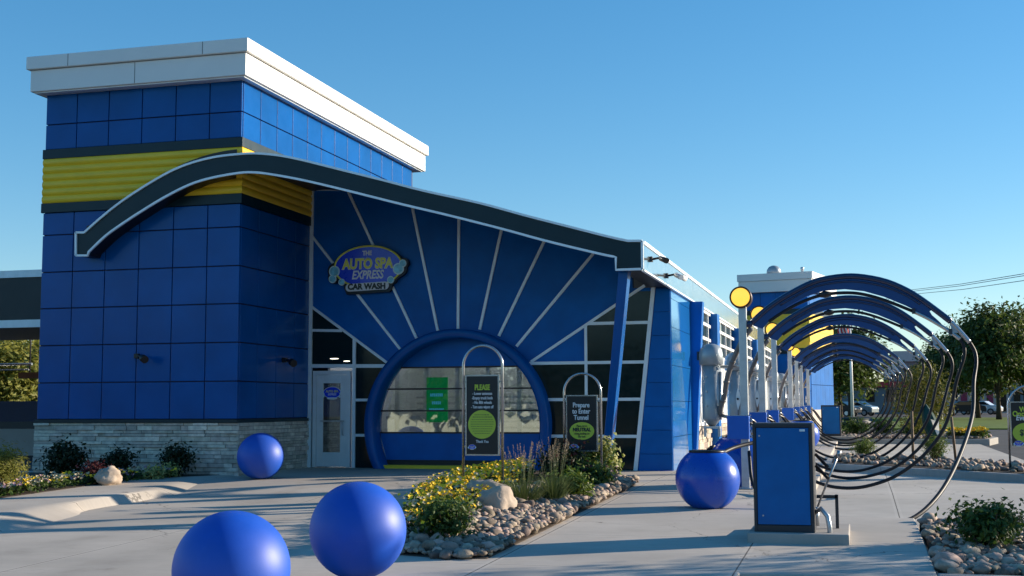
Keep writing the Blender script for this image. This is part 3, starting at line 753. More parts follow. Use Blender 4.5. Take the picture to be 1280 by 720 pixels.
# right glazing
rk = lambda z: -4.53+(z-.28)/(4.13-.28)*.43
zr = [.13, fx(740, 545.3)[1], fx(740, 499.3)[1], fx(740, 453.3)[1], fx(740, 404.5)[1]]
XW = fx(732.8, 450)[0]
def ray_x(z): a, b = fx(664, 452.5), fx(806, 357); return a[0]+(z-a[1])/(b[1]-a[1])*(b[0]-a[0])
for a, b in zip(zr, zr[1:]):
    top_ = b > 2.6
    lx = (lambda z: max(ring_x(z, 1)-.02, ray_x(z) if z > 2.42 else -99))
    for x0, x1 in ((None, XW), (XW, None)):
        pts = [(x1 if x1 else rk(a), a), (x1 if x1 else rk(b), b)]
        pts += [(x0, b), (x0, a)] if x0 else [(lx(b), b), (lx((a+b)/2), (a+b)/2), (lx(a), a)]
        if x1 and pts[2][0] > x1: continue
        w = MB(); w.prism([(x, YM-.008, z) for x, z in pts], (0, .012, 0)); w.build('dark_glass_panel', M['spand'], B)
tz = zr[-1]; w = MB(); w.prism([(ray_x(tz), YM-.008, tz), (rk(tz), YM-.008, tz), (rk(4.0), YM-.008, 4.02), (ray_x(4.0), YM-.008, 4.02)], (0, .012, 0)); w.build('dark_glass_panel', M['spand'], B)
def mul(*k):
    w = MB(); bar(w, *k); w.build('mullion', M['silver'], B)
mul((-11.935, fl), (-11.935, 6.6), .09); mul(fx(388, 237), fx(436, 237), .06)
mul((-11.9, fx(388, 413)[1]), fx(428, 413.5), .06, -.038); mul((-11.9, fx(388, 457.5)[1]), (ring_x(2.45, -1), fx(488, 457.5)[1]), .08, -.038)
mul((XV, fl), (XV, fx(443, 424)[1]), .075, -.042)
for z in zl[1:3]: mul((XV, z), (ring_x(z, -1)+.03, z), .06, -.036)
mul((XV, .19), (ring_x(.19, -1)+.03, .19), .07, -.036)
for z in zr[1:]: mul((max(ring_x(z, 1)-.03 if z < RZ+RR else -9, ray_x(z) if z > 2.42 else -99), z), (rk(z), z), .065, -.036)
mul((ring_x(.17, 1)-.02, .17), (rk(.17), .17), .08, -.037)
mul((XW, .15), (XW, fx(732, 407)[1]), .06, -.041)
mul((rk(.1), .1), (rk(4.12), 4.12), .085, -.046)
# blue pier between the raking mullion and the corner, and the flank beyond
w = MB(); n = 8
for k in range(n):
    a, b = .12+3.95*k/n, .12+3.95*(k+1)/n-.012
    w.prism([(rk(a)+.06, YM-.03, a), (XE-.055, YM-.03, a), (XE-.055, YM-.03, b), (rk(b)+.06, YM-.03, b)], (0, .04, 0))
w.build('corner_pier', M['blueflat'], B)
XS = -3.77
w = MB()
for a, b in ((.2, .95), (.96, 1.7), (1.71, 2.45), (2.46, 3.25), (3.26, 3.85), (3.86, 4.03)):
    for c, d in ((26.3, 27.85), (27.86, 29.4)): w.box(XS-.02, XS+.03, c, d, a, b)
w.build('side_glass', M['glasspanel'], B)
w = MB(); w.prism([(XS, 29.42, .2), (XS+.1, 29.42, .2), (XS+.32, 29.42, 4.03), (XS, 29.42, 4.03)], (0, .35, 0)); w.build('side_fin', M['blueflat'], B)
# long side wall: stone base, ribbed siding, high windows
w = MB(); ledge(w, 'y', 29.8, 60, XS-.02, .15, 1.12, 1, (.09, .17), (.3, 1.0)); w.build('side_stone_base', pm('sunlit_ledge_stone', (.42, .36, .29), .85, 0, .25, 9, .3, bmp=.4, island=.3), B)
w = MB(); w.box(XS-.02, XS+.1, 29.8, 60, 1.12, 1.2); w.build('side_sill', M['white'], B)
w = MB(); Y = 29.8
while Y < 60: w.box(XS-.02, XS+.05, Y, Y+.3, 1.2, 2.9); w.box(XS-.03, XS-.005, Y+.3, Y+.62, 1.2, 2.9); Y += .62
w.build('ribbed_siding', M['white'], B)
w = MB(); Y = 29.8
while Y < 60: w.box(XS-.02, XS+.06, Y, Y+.09, 2.9, 4.03); Y += 1.5
for z in (2.9, 3.27, 3.64, 3.96): w.box(XS-.02, XS+.055, 29.8, 60, z, z+.08)
w.build('side_window_frame', M['white'], B)
w = MB(); w.box(XS-.03, XS, 29.8, 60, 2.95, 4.0); w.build('side_window', M['spand'], B)
w = MB(); w.box(XS-.3, XS-.03, 26.5, 60, .1, 4.05); w.box(-12, XS-.3, 60, 60.3, .1, 4.05); w.build('side_wall', M['greywall'], B)
for c, d in ((33.5, 34.1), (40.0, 40.6), (47, 47.6)):
    w = MB(); w.box(XS, XS+.22, c, d, .2, 4.03); w.build('side_fin', M['blueflat'], B)
# slanting blue column under the roof corner
p0, p1 = onY(781, 336, 22.75), onY(756.5, 598, 22.75)
w = MB(); z0 = h(22.7)-.05
w.prism([(p1.x-.075, 22.62, z0), (p1.x+.06, 22.62, z0), (p0.x+.09, 22.62, 4.1), (p0.x-.09, 22.62, 4.1)], (0, .3, 0))
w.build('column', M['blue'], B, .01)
# round entrance: ring, overhead door
ring = [(RC+RR*math.cos(a), RZ+RR*math.sin(a)) for a in [PI+math.asin((RZ-fl)/RR)-k*(PI+2*math.asin((RZ-fl)/RR))/64 for k in range(65)]]
inner = [(RC+(RR-.2)*math.cos(a), RZ+(RR-.2)*math.sin(a)) for a in [PI+math.asin((RZ-fl)/(RR-.2))-k*(PI+2*math.asin((RZ-fl)/(RR-.2)))/64 for k in range(65)]]
w = MB(); vs = []; fs = []; y0, y1 = YM-.34, YM+.22
for (ox, oz), (ix, iz) in zip(ring, inner): vs += [(ox, y1, oz), (ox, y0+.03, oz), (ox*.8+ix*.2, y0, oz*.8+iz*.2), (ox*.2+ix*.8, y0, oz*.2+iz*.8), (ix, y0+.03, iz), (ix, y1, iz)]
for k in range(64):
    for j in range(5): a = k*6+j; fs.append((a, a+6, a+7, a+1))
w.add(vs, fs, 0, True); w.build('entrance_ring', M['blue'], B)
IR = RR-.2; YD = YM+.12
def chord(z): return math.sqrt(max(.01, IR*IR-(z-RZ)**2))-.004
zs, zh = fx(497, 541)[1], fx(497, 459.5)[1]
D = MB()
up_ = [(RC-chord(zh), zh)]+[(RC+IR*math.cos(a), RZ+IR*math.sin(a)) for a in [PI-math.asin((zh-RZ)/IR)-k*(PI-2*math.asin((zh-RZ)/IR))/30 for k in range(1, 30)]]+[(RC+chord(zh), zh)]
D.prism([(x, YD, z) for x, z in up_], (0, .05, 0))
lo_ = [(RC-chord(.44), .44), (RC+chord(.44), .44), (RC+chord(zs), zs), (RC-chord(zs), zs)]
D.prism([(x, YD, z) for x, z in lo_], (0, .05, 0))
od = D.build('overhead_door', M['blueflat'], B)
w = MB(); w.prism([(RC-chord(zs), YD+.02, zs), (RC+chord(zs), YD+.02, zs)]+[(RC+chord(zs+(zh-zs)*k/6), YD+.02, zs+(zh-zs)*k/6) for k in range(1, 7)]+[(RC-chord(zs+(zh-zs)*k/6), YD+.02, zs+(zh-zs)*k/6) for k in range(6, 0, -1)], (0, .006, 0))
w.build('door_window', M['glasswin'], od)
w = MB()
for z in (zs, zs+(zh-zs)*.335, zs+(zh-zs)*.67, zh): w.box(RC-chord(z), RC+chord(z), YD-.01, YD+.03, z-.018, z+.018)
w.build('door_rail', M['black'], od)
w = MB()
w.box(RC-chord(.4), RC+chord(.4), YD-.03, YD+.05, .335, .44); w.build('door_seal', M['black'], od)
w = MB(); w.box(RC-1.68, RC+1.68, YM-.2, YD+.1, .2, .335); w.build('threshold', M['yellow'], B)
# room seen through the glass
w = MB(); w.box(-11.6, -4.2, 33, 33.1, .15, 4); w.box(-11.65, -11.6, 26.6, 33, .15, 4); w.box(-4.2, -4.15, 26.6, 33, .15, 4); w.box(-11.6, -4.2, 26.6, 33, .12, .15); w.box(-11.6, -4.2, 26.6, 33, 4, 4.05)
w.build('interior_wall', M['drywall'], B)
w = MB()
for k in range(9): w.box(-11.3+k*.8, -11.3+k*.8+.1, 30, 30.1, .15, 4)
for z in (1.3, 2.6): w.box(-11.5, -4.3, 29.9, 30, z, z+.08)
for k in range(9): w.box(-11.4, -4.4, 31.9, 31.94, .55+.16*k, .6+.16*k)
for x, c in ((-10.6, .5), (-9.9, .25), (-6.9, .6), (-5.6, .35)): w.box(x, x+c, 31, 31.4, .15, 1.0+c)
w.build('wash_frame', M['steel'], B)['kind'] = 'stuff'
d_ = MB(); d_.box(onY(533, 500, 27.6).x, onY(559, 500, 27.6).x, 27.6, 27.66, 1.25, 2.28)
for y in (28.2, 30.6):
    MB().box(-11, -4.8, y, y+.16, 3.9, 3.96).build('tunnel_fill_strip', M['tfill'], B)  # added glowing strips, no known fixture, to brighten the room behind the glass
sg = tag(d_.build('display_screen', M['green']), 'glowing green display standing behind the glass of the round entrance', 'screen')
w = MB()
for z, n in ((1.84, 7), (1.66, 5), (1.5, 8)):
    for k in range(n): w.box(onY(546, 500, 27.6).x+(k-n/2)*.045, onY(546, 500, 27.6).x+(k-n/2)*.045+.03, 27.585, 27.6, z, z+.07)
w.build('screen_marks', M['cyan'], sg)

# entrance door
dr = MB(); X0, X1 = -11.86, -10.95; Yd = YM-.03
for a in ((X0, X0+.09, .27, 2.42), (X1-.09, X1, .27, 2.42)): dr.box(a[0], a[1], Yd, Yd+.09, a[2], a[3])
dr.box(X0+.09, X1-.09, Yd+.002, Yd+.088, 2.33, 2.42)
fr = dr.build('door_frame', M['door'], B)
dr = MB(); a0, a1 = X0+.095, X1-.095
dr.box(a0, a0+.15, Yd+.02, Yd+.07, .28, 2.325); dr.box(a1-.15, a1, Yd+.02, Yd+.07, .28, 2.325)
dr.box(a0+.15, a1-.15, Yd+.022, Yd+.068, .28, .6); dr.box(a0+.15, a1-.15, Yd+.022, Yd+.068, 2.14, 2.325)
dd = dr.build('door', M['door'], B, .004)
w = MB(); w.box(a0+.15, a1-.15, Yd+.04, Yd+.046, .6, 2.14); w.build('door_glass', M['glassdoor'], dd)
w = MB(); w.box(a0+.1, a1-.05, Yd-.02, Yd+.0, 1.28, 1.31); w.tube([(a1-.07, Yd+.02, 1.3), (a1-.07, Yd-.05, 1.28), (a1-.07, Yd-.05, 1.0), (a1-.07, Yd+.02, .98)], .012, 6); w.build('door_handle', M['steel'], dd)
dl = thing('door_decal', 'round blue logo decal stuck on the glass entrance door', 'decal', (-11.4, Yd+.03, 1.93)); small_logo(dl, -11.4, Yd+.03, 1.93, .42)
# lit downlights in the dark transom
for i, (x, z, wd) in enumerate(((-11.35, 2.66, .22), (-11.05, 2.6, .16))):
    w = MB(); w.prism(ellipse(x+.0, z+.03, wd*.5, .012, YM-.014, 14), (0, .004, 0)); w.build('transom_downlight', M['downlight'], B)

# far tower of the same building, turned a little
def rot(p, a=R(12)): x, y = p; return (-2.2+x*math.cos(-a)-y*math.sin(-a), 61.8+x*math.sin(-a)+y*math.cos(-a))
def rbox(mb, x0, x1, y0, y1, z0, z1): mb.prism([(*rot((a, b)), z0) for a, b in ((x0, y0), (x1, y0), (x1, y1), (x0, y1))], (0, 0, z1-z0))
w = MB()
for k in range(4):
    for a, b in ((1.4, 2.3), (2.31, 3.2), (3.21, 4.1), (6.25, 7.1)): rbox(w, -3.1+k*.775, -3.1+(k+1)*.775-.015, 0, .2, a, b-.015)
for k in range(5):
    for a, b in ((1.4, 2.6), (2.61, 4.1), (6.25, 7.1)): rbox(w, -.2, 0.01, .21+k*.9, .21+(k+1)*.9-.012, a, b-.015)
rbox(w, -3.08, -.1, .1, 4.7, .2, 7.1); w.build('far_tower_panels', M['blueflat'], B)
w = MB(); rbox(w, -3.15, .06, -.05, 4.8, 4.1, 4.35); rbox(w, -3.15, .06, -.05, 4.8, 6.0, 6.25); w.build('far_tower_band', M['teal'], B)
w = MB()
for k in range(6): rbox(w, -3.13, .04+.03*(k % 2), -.03-.03*(k % 2), 4.75, 4.35+.275*k, 4.35+.275*(k+1))
w.build('far_tower_yellow', M['yellow'], B)
w = MB(); rbox(w, -3.35, .25, -.25, 4.95, 7.1, 7.65); rbox(w, -3.4, .3, -.3, 5.0, 7.66, 8.0); w.build('far_tower_cornice', M['white'], B)
w = MB(); rbox(w, -3.2, .1, -.1, 4.8, .2, 1.4); w.build('far_tower_stone', M['stone'], B)
v = thing('roof_vent', 'domed silver exhaust vent on the roof of the far tower', 'roof vent', (*rot((-2.05, 1.5)), 7.99))
x, y = rot((-2.05, 1.5))
MB().lathe([(.26, 7.99), (.26, 8.2)], (x, y, 0), 18).build('vent_base', M['steel'], v)
MB().lathe([(.34, 8.17), (.36, 8.22), (.34, 8.36), (.24, 8.5), (.1, 8.56), (0.001, 8.57)], (x, y, 0), 18).build('vent_hood', M['tank'], v)
x, y = rot((-.55, 1.2)); tag(MB().lathe([(.06, 7.99), (.06, 8.2), (.085, 8.22), (.085, 8.36), (.06, 8.38)], (x, y, 0), 12).build('roof_pipe', M['steel']), 'short capped vent pipe on the far tower roof', 'vent pipe')

# logo sign on the facade
LC = fx(463, 335); lx, lz = LC; Yl = YM-.14
sg = thing('wall_sign', 'oval blue and yellow sign with bubbles mounted on the ray patterned wall', 'sign', (lx, Yl, lz))
u = 1/58.6   # metres per photo pixel at the facade
w = MB(); w.prism(ellipse(lx, lz, 50*u, 29*u, Yl), (0, .12, 0))
for dx, dz, r in ((-47, -3, 10.5), (-49, -12, 8), (-36, -16, 7), (43, -3, 10.5), (49, 4, 7), (33, -16, 7)): w.prism(ellipse(lx+dx*u, lz+dz*u, r*u, r*u, Yl+.002+.001*len(w.v)/96, 24), (0, .11, 0))
w.prism([(lx+x*u, Yl+.001, lz+z*u) for x, z in ((-32, -18), (30, -16), (34, -24), (30, -33), (-30, -35), (-34, -26))], (0, .115, 0))
w.build('sign_backing', M['black'], sg)
MB().prism(ellipse(lx, lz+1*u, 47*u, 27*u, Yl-.012), (0, .012, 0)).build('sign_face', M['logoblue'], sg)
MB().tube(ellipse(lx, lz+1*u, 47*u, 27*u, Yl-.012), .022, 6, closed=True).build('sign_border', M['logoyel'], sg)
w = MB(); pts = []
for k in range(24):
    a = 2*PI*k/24; sx = 25*u if math.cos(a) > 0 else -25*u; pts.append((lx-.5*u+sx+5.2*u*math.cos(a), Yl-.035, lz-25.5*u+5.2*u*math.sin(a)+.03*(sx+5*u*math.cos(a))))
w.prism(pts, (0, .025, 0)); w.build('sign_pill', M['pill'], sg)
for i, (dx, dz, r) in enumerate(((-47, -4, 7.6), (-49.5, -14, 5.4), (-36.5, -18.5, 4.5), (43, -3.5, 7.6), (49, 3.5, 5), (32.5, -17.5, 4.8))):
    bb = MB().prism(ellipse(lx+dx*u, lz+dz*u, r*u, r*u, Yl-.03-.003*i, 24), (0, .03, 0)).build('sign_bubble', M['bubhi'], sg)
    MB().prism(ellipse(lx+dx*u, lz+dz*u, r*u*.78, r*u*.78, Yl-.034-.003*i, 24), (0, .004, 0)).build('bubble_face', M['bubble'], bb)
letters('sign_lettering', 'THE', 8.2*u, M['pill'], sg, (lx-1*u, Yl-.02, lz+18.5*u), .85, .006)
letters('sign_lettering', 'AUTO SPA', 18.5*u, M['pill'], sg, (lx-.5*u, Yl-.017, lz+4.3*u), .8, .02, .05)
letters('sign_lettering', 'AUTO SPA', 18.5*u, M['logoyel'], sg, (lx-.5*u, Yl-.026, lz+4.3*u), .8, .009, .05)
letters('sign_lettering', 'EXPRESS', 15.5*u, M['pill'], sg, (lx-.5*u, Yl-.02, lz-10.3*u), .76, .008, .22)
letters('sign_lettering', 'CAR WASH', 10.5*u, M['dktx'], sg, (lx-1*u, Yl-.04, lz-25.6*u), .98, .008)
w = MB()
for k in range(8):
    a = k*PI/4; r = 3.4*u if k % 2 == 0 else 1.6*u; w.prism([(lx-1*u+.3*u*math.cos(a+1.57), Yl-.03, lz+11.6*u+.3*u*math.sin(a+1.57)), (lx-1*u+r*math.cos(a), Yl-.03, lz+11.6*u+r*math.sin(a)), (lx-1*u-.3*u*math.cos(a+1.57), Yl-.03, lz+11.6*u-.3*u*math.sin(a+1.57))], (0, .003, 0))
w.build('sign_sparkle', M['pill'], sg)

# wall fittings
def floodlight(label, p, d, mat='black', s=1):
    t = thing('floodlight', label, 'light', p); p = Vector(p); d = Vector(d).normalized()
    MB().box(p.x-.05, p.x+.05, p.y-.05, p.y+.05, p.z-.05, p.z+.05).build('mount', M[mat], t, .01)
    a = p+d*.06*s; b = p+d*.28*s+Vector((0, 0, -.03))
    MB().tube([p, a, b], [.02, .025, .03], 8).build('arm', M[mat], t)
    MB().tube([b, b+d*.05*s+Vector((0, 0, -.02)), b+d*.18*s+Vector((0, 0, -.06))], [.05*s, .075*s, .08*s], 10).build('lamp_head', M[mat], t); return t
p = onY(171, 445, TY0-.05); floodlight('small black floodlight low on the shaded tower front', (p.x, TY0-.04, p.z), (.75, -.6, 0))
floodlight('black floodlight on the shaded tower flank left of the door', (TX1+.06, 24.9, 2.62), (.6, -.5, 0))
def seccam(label, Y, z, two):
    t = thing('security_camera', label, 'camera', (XE+.03, Y, z)); x = XE+.02
    MB().box(x, x+.05, Y-.05, Y+.05, z-.05, z+.05).build('mount', M['char'], t, .008)
    MB().tube([(x+.04, Y, z), (x+.16, Y+.0, z+.02), (x+.26, Y+.02, z)], .022, 8).build('arm', M['black'], t)
    MB().tube([(x+.2, Y-.02, z+.01), (x+.34, Y-.2, z-.06)], [.045, .055], 10).build('camera_body', M['white' if two else 'black'], t)
    if two: MB().tube([(x+.2, Y+.02, z+.02), (x+.36, Y+.26, z-.05)], [.045, .055], 10).build('camera_body', M['white'], t)
seccam('single black security camera at the near end of the silver eave', 23.2, 4.33, False)
seccam('pair of white and black security cameras further along the silver eave', 25.2, 4.22, True)
t = thing('wall_light', 'black wedge shaped wall light on the fin beside the side glass', 'light', (-3.5, 29.4, 2.75))
MB().prism([(-3.55, 29.35, 2.68), (-3.15, 29.3, 2.7), (-3.15, 29.3, 2.76), (-3.55, 29.35, 2.84)], (0, .3, 0)).build('light_housing', M['black'], t)
MB().box(-3.6, -3.54, 29.4, 29.6, 2.66, 2.86).build('light_bracket', M['char'], t)
tag(MB().box(TX1+.0, TX1+.24, 27.3, 27.55, 7.0, 7.1).build('roof_light', M['silver'], None, .01), 'small silver light box on the tower flank just above the roof arch', 'light')

# ------------------------------------------------------------------ bollard spheres and bins
def sphere(label, c, r=.45):
    o = MB().ball(c, r, 64, 32, -.93, 1).build('bollard_sphere', M['royal']); return tag(o, label, 'bollard', 'blue bollard spheres')
sphere('nearest blue sphere, cut off by the lower edge', tuple(CAM+ray(289.5, 712).normalized()*10.15), .448)
sphere('blue sphere beside the island, between the nearest one and the flowers', (-4.52, 11.05, h(11.05)+.46), .448)
sphere('blue sphere at the corner of the stone base near the door', (-11.1, 22.2, .25+.42), .445)
def binball(label, x, y, r=.455):
    z0 = h(y); t = thing('spherical_bin', label, 'bin', (x, y, z0), 'blue spherical bins')
    MB().ball((x, y, z0+.405), r, 56, 28, -.89, .84).build('bin_body', M['bin'], t)
    zt_ = z0+.405+r*.84; rr = r*.545
    MB().lathe([(rr+.012, zt_-.01), (rr+.012, zt_+.02), (rr*.72, zt_+.028), (rr*.6, zt_+.005), (rr*.58, zt_-.2)], (x, y, 0), 32).build('bin_rim', M['black'], t)
    MB().tube([(x+.02, y, zt_+.02), (x+.06, y-.02, zt_+.06), (x+.11, y, zt_+.09)], [.03, .03, .015], 8).build('bin_catch', M['black'], t); return t
binball('blue round bin with black rim in the open left of the cabinet', -2.1, 18.15)
binball('blue round bin partly hidden behind the nearest vacuum pole', -2.0, 21.95, .5)
binball('blue round bin standing between the farther vacuum poles', -1.65, 39.0, .5)

# ------------------------------------------------------------------ cabinets
def cabinet(label, x, y, wd, dp, ht, z):
    t = thing('equipment_cabinet', label, 'cabinet', (x, y, z), 'blue equipment cabinets')
    X0, X1 = x-wd/2, x+wd/2
    MB().box(X0+.02, X1-.02, y+.03, y+dp, z+.02, z+ht-.02).build('cabinet_body', M['char'], t)
    w = MB(); e = .035
    w.box(X0, X0+e, y, y+.05, z, z+ht); w.box(X1-e, X1, y, y+.05, z, z+ht); w.box(X0+e, X1-e, y+.001, y+.05, z+ht-e, z+ht); w.box(X0+e, X1-e, y+.001, y+.05, z, z+.075)
    w.box(X1-.012, X1+.004, y+.051, y+dp, z, z+ht); w.box(X0, X1, y+.051, y+dp, z+ht-.019, z+ht+.012)
    w.build('cabinet_frame', M['char'], t, .004)
    MB().box(X0+e+.006, X1-e-.006, y+.008, y+.045, z+.082, z+ht-e-.006).build('cabinet_door', M['cab'], t, .004)
    w = MB()
    for zz in (.13, .8):
        pass
    for zz, xx in ((ht-.13, .075), (.18, .1)): MB().lathe([(.01, 0), (.01, .012)], (X0+xx, y+.01, z+zz), 10, axis='y').build('lock', M['steel'], t)
    MB().box(X1-.14, X1-.08, y+.003, y+.009, z+ht-.08, z+ht-.055).build('name_plate', M['silver'], t); return t
struct(MB().box(-1.24, -.14, 14.42, 15.75, .0, h(15)+.1).build('pad', M['kerb'], None, .012))
zc = h(15)+.1
cabinet('near blue cabinet with charcoal frame on a low concrete pad', -.84, 14.55, .66, .7, 1.2, zc)
cabinet('far blue cabinet beside the last vacuum stations', onY(1038.5, 520, 47).x, 47, .68, .6, 1.1, .5)
MB_ = MB().box(onY(1028, 520, 47).x-.1, onY(1049, 520, 47).x+.5, 46.6, 48, .2, .5).build('pad', M['kerb']); struct(MB_)
# fittings beside the near cabinet
t = thing('hose_rack', 'black bent tube rack on the pad right of the near cabinet', 'rack', (-.35, 15.2, zc))
w = MB(); w.tube([(-.5, 15.15, zc+.36), (-.27, 15.15, zc+.36)], .026, 4, smooth=False); w.tube([(-.275, 15.15, zc+.385), (-.275, 15.15, zc)], .026, 4, smooth=False); w.build('rack_frame', M['char'], t)
for dz in (.85, .72): MB().tube([(-.49, 14.95, zc+dz), (-.36, 14.8, zc+dz-.13)], [.02, .02], 8).build('nozzle_holder', M['rubber'], t)
t = thing('foot_lever', 'thin silver lever leaning out beside the near cabinet', 'lever', (-.45, 15, zc))
MB().tube([(-.5, 14.9, zc+.22), (-.24, 14.85, zc+.86)], [.012, .016], 8).tube([(-.255, 14.85, zc+.82), (-.225, 14.85, zc+.9)], [.026, .026], 8).build('lever_rod', M['chrome'], t)
MB().tube([(-.5, 14.9, zc+.05), (-.5, 14.9, zc+.26)], .035, 8).build('lever_socket', M['steel'], t)
tag(MB().tube([(-.52, 14.72, zc+.2), (-.44, 14.66, zc+.26), (-.37, 14.62, zc+.18), (-.35, 14.62, zc+.06), (-.35, 14.62, zc-.1)], .028, 10).build('air_hose', M['steel']), 'short grey flexible conduit curling down at the cabinet foot', 'hose')

# ------------------------------------------------------------------ vacuum stations
def catmull(P, k=6):
    P = [Vector(p) for p in P]; out = []
    for i in range(len(P)-1):
        a, b, c, d = P[max(0, i-1)], P[i], P[i+1], P[min(len(P)-1, i+2)]
        for j in range(k):
            t = j/k; out.append(.5*(2*b+(c-a)*t+(2*a-5*b+4*c-d)*t*t+(3*b-a-3*c+d)*t**3))
    return out+[P[-1]]
def station(hose_a, label):
    t = thing('vacuum_station', label, 'vacuum arch', (0, 0, 0), 'vacuum arches in a row beside the wash')
    LOC[t.name] = Vector((0, 0, 0))
    MB().box(-.065, .065, -.065, .065, 0, 3.02).box(-.13, .13, -.13, .13, 0, .02).build('pole', M['steel'], t, .008)
    lp = MB().lathe([(.15, -.11), (.158, .1), (.15, .135), (.1, .15), (.0001, .155)], (-.02, 0, 3.17), 32, axis='y').build('lamp', M['lamp'], t)
    MB().lathe([(.158, -.13), (.182, -.13), (.182, .125), (.166, .135), (.158, .12)], (-.02, 0, 3.17), 32, axis='y').build('lamp_rim', M['brown'], lp)
    MB().lathe([(.17, 0), (.17, .02)], (-.02, .135, 3.17), 24, axis='y').build('lamp_back', M['silver'], lp)
    bx = MB().box(-.27, .09, -.26, .0, .82, 1.2).build('control_box', M['box'], t, .012)
    for k in range(4): MB().lathe([(.022, 0), (.028, .03), (.02, .06)], (.12, -.05, .86+.09*k), 8, axis='y').box(.088, .13, -.06, -.03, .85+.09*k, .88+.09*k).build('valve', M['chrome'], bx)
    MB().box(-.24, .1, -.08, .06, 1.203, 1.215).build('tray', M['chrome'], bx)
    w = MB(); w.prism([(-.1+.045*math.sin(PI*k/10), -.075, 1.3+.36*k/10) for k in range(11)]+[(-.1-.03*math.sin(PI*k/10), -.075, 1.3+.36*k/10) for k in range(9, 0, -1)], (0, .02, 0)); w.build('hook_plate', M['white'], t)
    MB().lathe([(.018, 0), (.018, .03)], (-.1, -.075, 1.48), 10, axis='y').tube([(-.1, -.08, 1.3), (-.1, -.08, 1.21)], .006, 6).build('hook_bolt', M['rubber'], t)
    L = lambda x, y: (onY(x, y, 21.28).x+1.83, 0, onY(x, y, 21.28).z-.2336)
    OC = catmull([L(*q) for q in ((939, 404), (959, 386), (981, 371), (1009, 356), (1028, 349.5), (1056, 345.5), (1080, 346.5), (1108.5, 352.5), (1134, 363.5), (1152.5, 375), (1173, 390), (1188.5, 402))], 3)
    MB().tube(OC, .05, 10).build('arch_tube', M['arch'], t)
    IC = catmull([L(*q) for q in ((961, 402), (982, 388), (1007, 375.5), (1032, 368), (1060, 366), (1082, 368.5), (1108, 376), (1142, 389.5))], 4); MB().tube(IC, .028, 8).build('feed_tube', M['rubber'], t)
    up_ = [L(x, y+3) for x, y in ((941, 404), (959, 386), (981, 371), (1009, 356), (1028, 349.5), (1056, 345.5), (1080, 346.5), (1108.5, 352.5), (1134, 363.5), (1152.5, 375), (1164, 385))]
    lo_ = [L(*q) for q in ((953, 411), (963, 400), (985, 383), (1007, 371), (1030, 363.5), (1056, 361.5), (1080, 364), (1105, 371), (1132, 382), (1150, 391), (1172, 403), (1177, 405), (1172, 400), (1165, 394), (1162, 389))]
    MB().prism([(x, -.013, z) for x, y, z in up_+lo_[::-1]], (0, .026, 0)).build('arch_plate', M['apl'], t)
    MB().tube([Vector(p)+Vector((0, -.02, 0)) for p in catmull([L(x, y+6.5) for x, y in ((975, 375), (1009, 356), (1028, 349.5), (1056, 345.5), (1080, 346.5), (1108.5, 352.5), (1134, 363.5), (1150, 374))], 3)], .016, 6).build('plate_rib', M['arch'], t)
    I2 = catmull([L(*q) for q in ((1142, 389.5), (1160, 398), (1186, 413.5), (1200, 424))], 4); MB().tube(I2, [.03]*len(I2), 10).build('end_tube', M['chrome'], t)
    O2 = catmull([L(*q) for q in ((1188.5, 402), (1199, 413), (1212, 428))], 4); MB().tube(O2, .036, 10).build('end_tube', M['chrome'], t)
    MB().prism([(x, -.025, z) for x, y, z in (L(*q) for q in ((1188, 404), (1193, 408), (1198, 416), (1193, 416), (1189, 420), (1184, 415), (1189, 411)))], (0, .05, 0)).build('bracket', M['tank'], t)
    for q in ((1142, 389), (1188, 414.5)): x, y, z = L(*q); MB().box(x-.025, x+.025, -.042, .042, z-.042, z+.042).build('hose_clip', M['char'], t)
    x, y, z = L(1031, 367.5); MB().tube([(x-.09, 0, z-.02), (x, 0, z-.005), (x+.1, 0, z)], [.035, .065, .035], 8).build('clamp', M['black'], t)
    MB().tube([L(938, 402), L(934, 409)], .062, 10).build('arch_cap', M['arch'], t)
    e1, e2 = L(1212, 428), L(1200, 424)
    if hose_a == 'loop':
        H1 = [e1, L(1218.5, 440), L(1219.5, 455), L(1213, 480), (3.36, -.15, 1.1), (3.02, -.2, .56), (2.55, -.24, .16), (2.05, -.25, -.03), (1.6, -.25, -.08), (1.2, -.2, -.0), (.8, -.15, .22), (.5, -.1, .55), (.3, -.08, .85), (.18, -.06, 1.02)]
    else:
        H1 = [e1, L(1218.5, 440), (L(1219.5, 455)[0], -.08, L(1219.5, 455)[2]), (3.58, -.3, 1.72), (3.48, -1.0, 1.2), (3.2, -2.0, .62), (2.85, -3.0, .15), (2.45, -3.6, -.14), (2.0, -3.85, -.185), (1.5, -3.8, -.185), (1.2, -3.7, -.185), (1.02, -3.6, -.15)]
    MB().tube(catmull(H1, 6), .031, 8).build('vacuum_hose', M['rubber'], t)
    H2 = [e2, L(1204.5, 432), L(1205, 446), L(1196, 475), (3.18, .02, 1.1), (2.86, .04, .62), (2.42, .06, .26), (1.98, .06, .08), (1.6, .06, .03), (1.22, .05, .09), (.85, .04, .28), (.55, .03, .58), (.32, .0, .9), (.15, -.02, 1.08)]
    MB().tube(catmull(H2, 6), .029, 8).build('vacuum_hose', M['rubber'], t)
    for q, a in (((3.5, 2.36), 0), ((3.56, 2.36), 0)): pass
    w = MB(); w.tube([(.2, -.06, 1.02), (.02, -.12, 1.12), (-.06, -.14, 1.16)], [.03, .026, .02], 8); w.tube([(.17, -.02, 1.08), (.0, -.04, 1.24)], [.03, .02], 8); w.build('nozzle', M['black'], t)
    # separator tank and its hose
    tk = MB().lathe([(.05, 1.02), (.155, 1.14), (.16, 1.16), (.16, 2.12)], (-.6, .55, 0), 20).build('separator_tank', M['tank'], t)
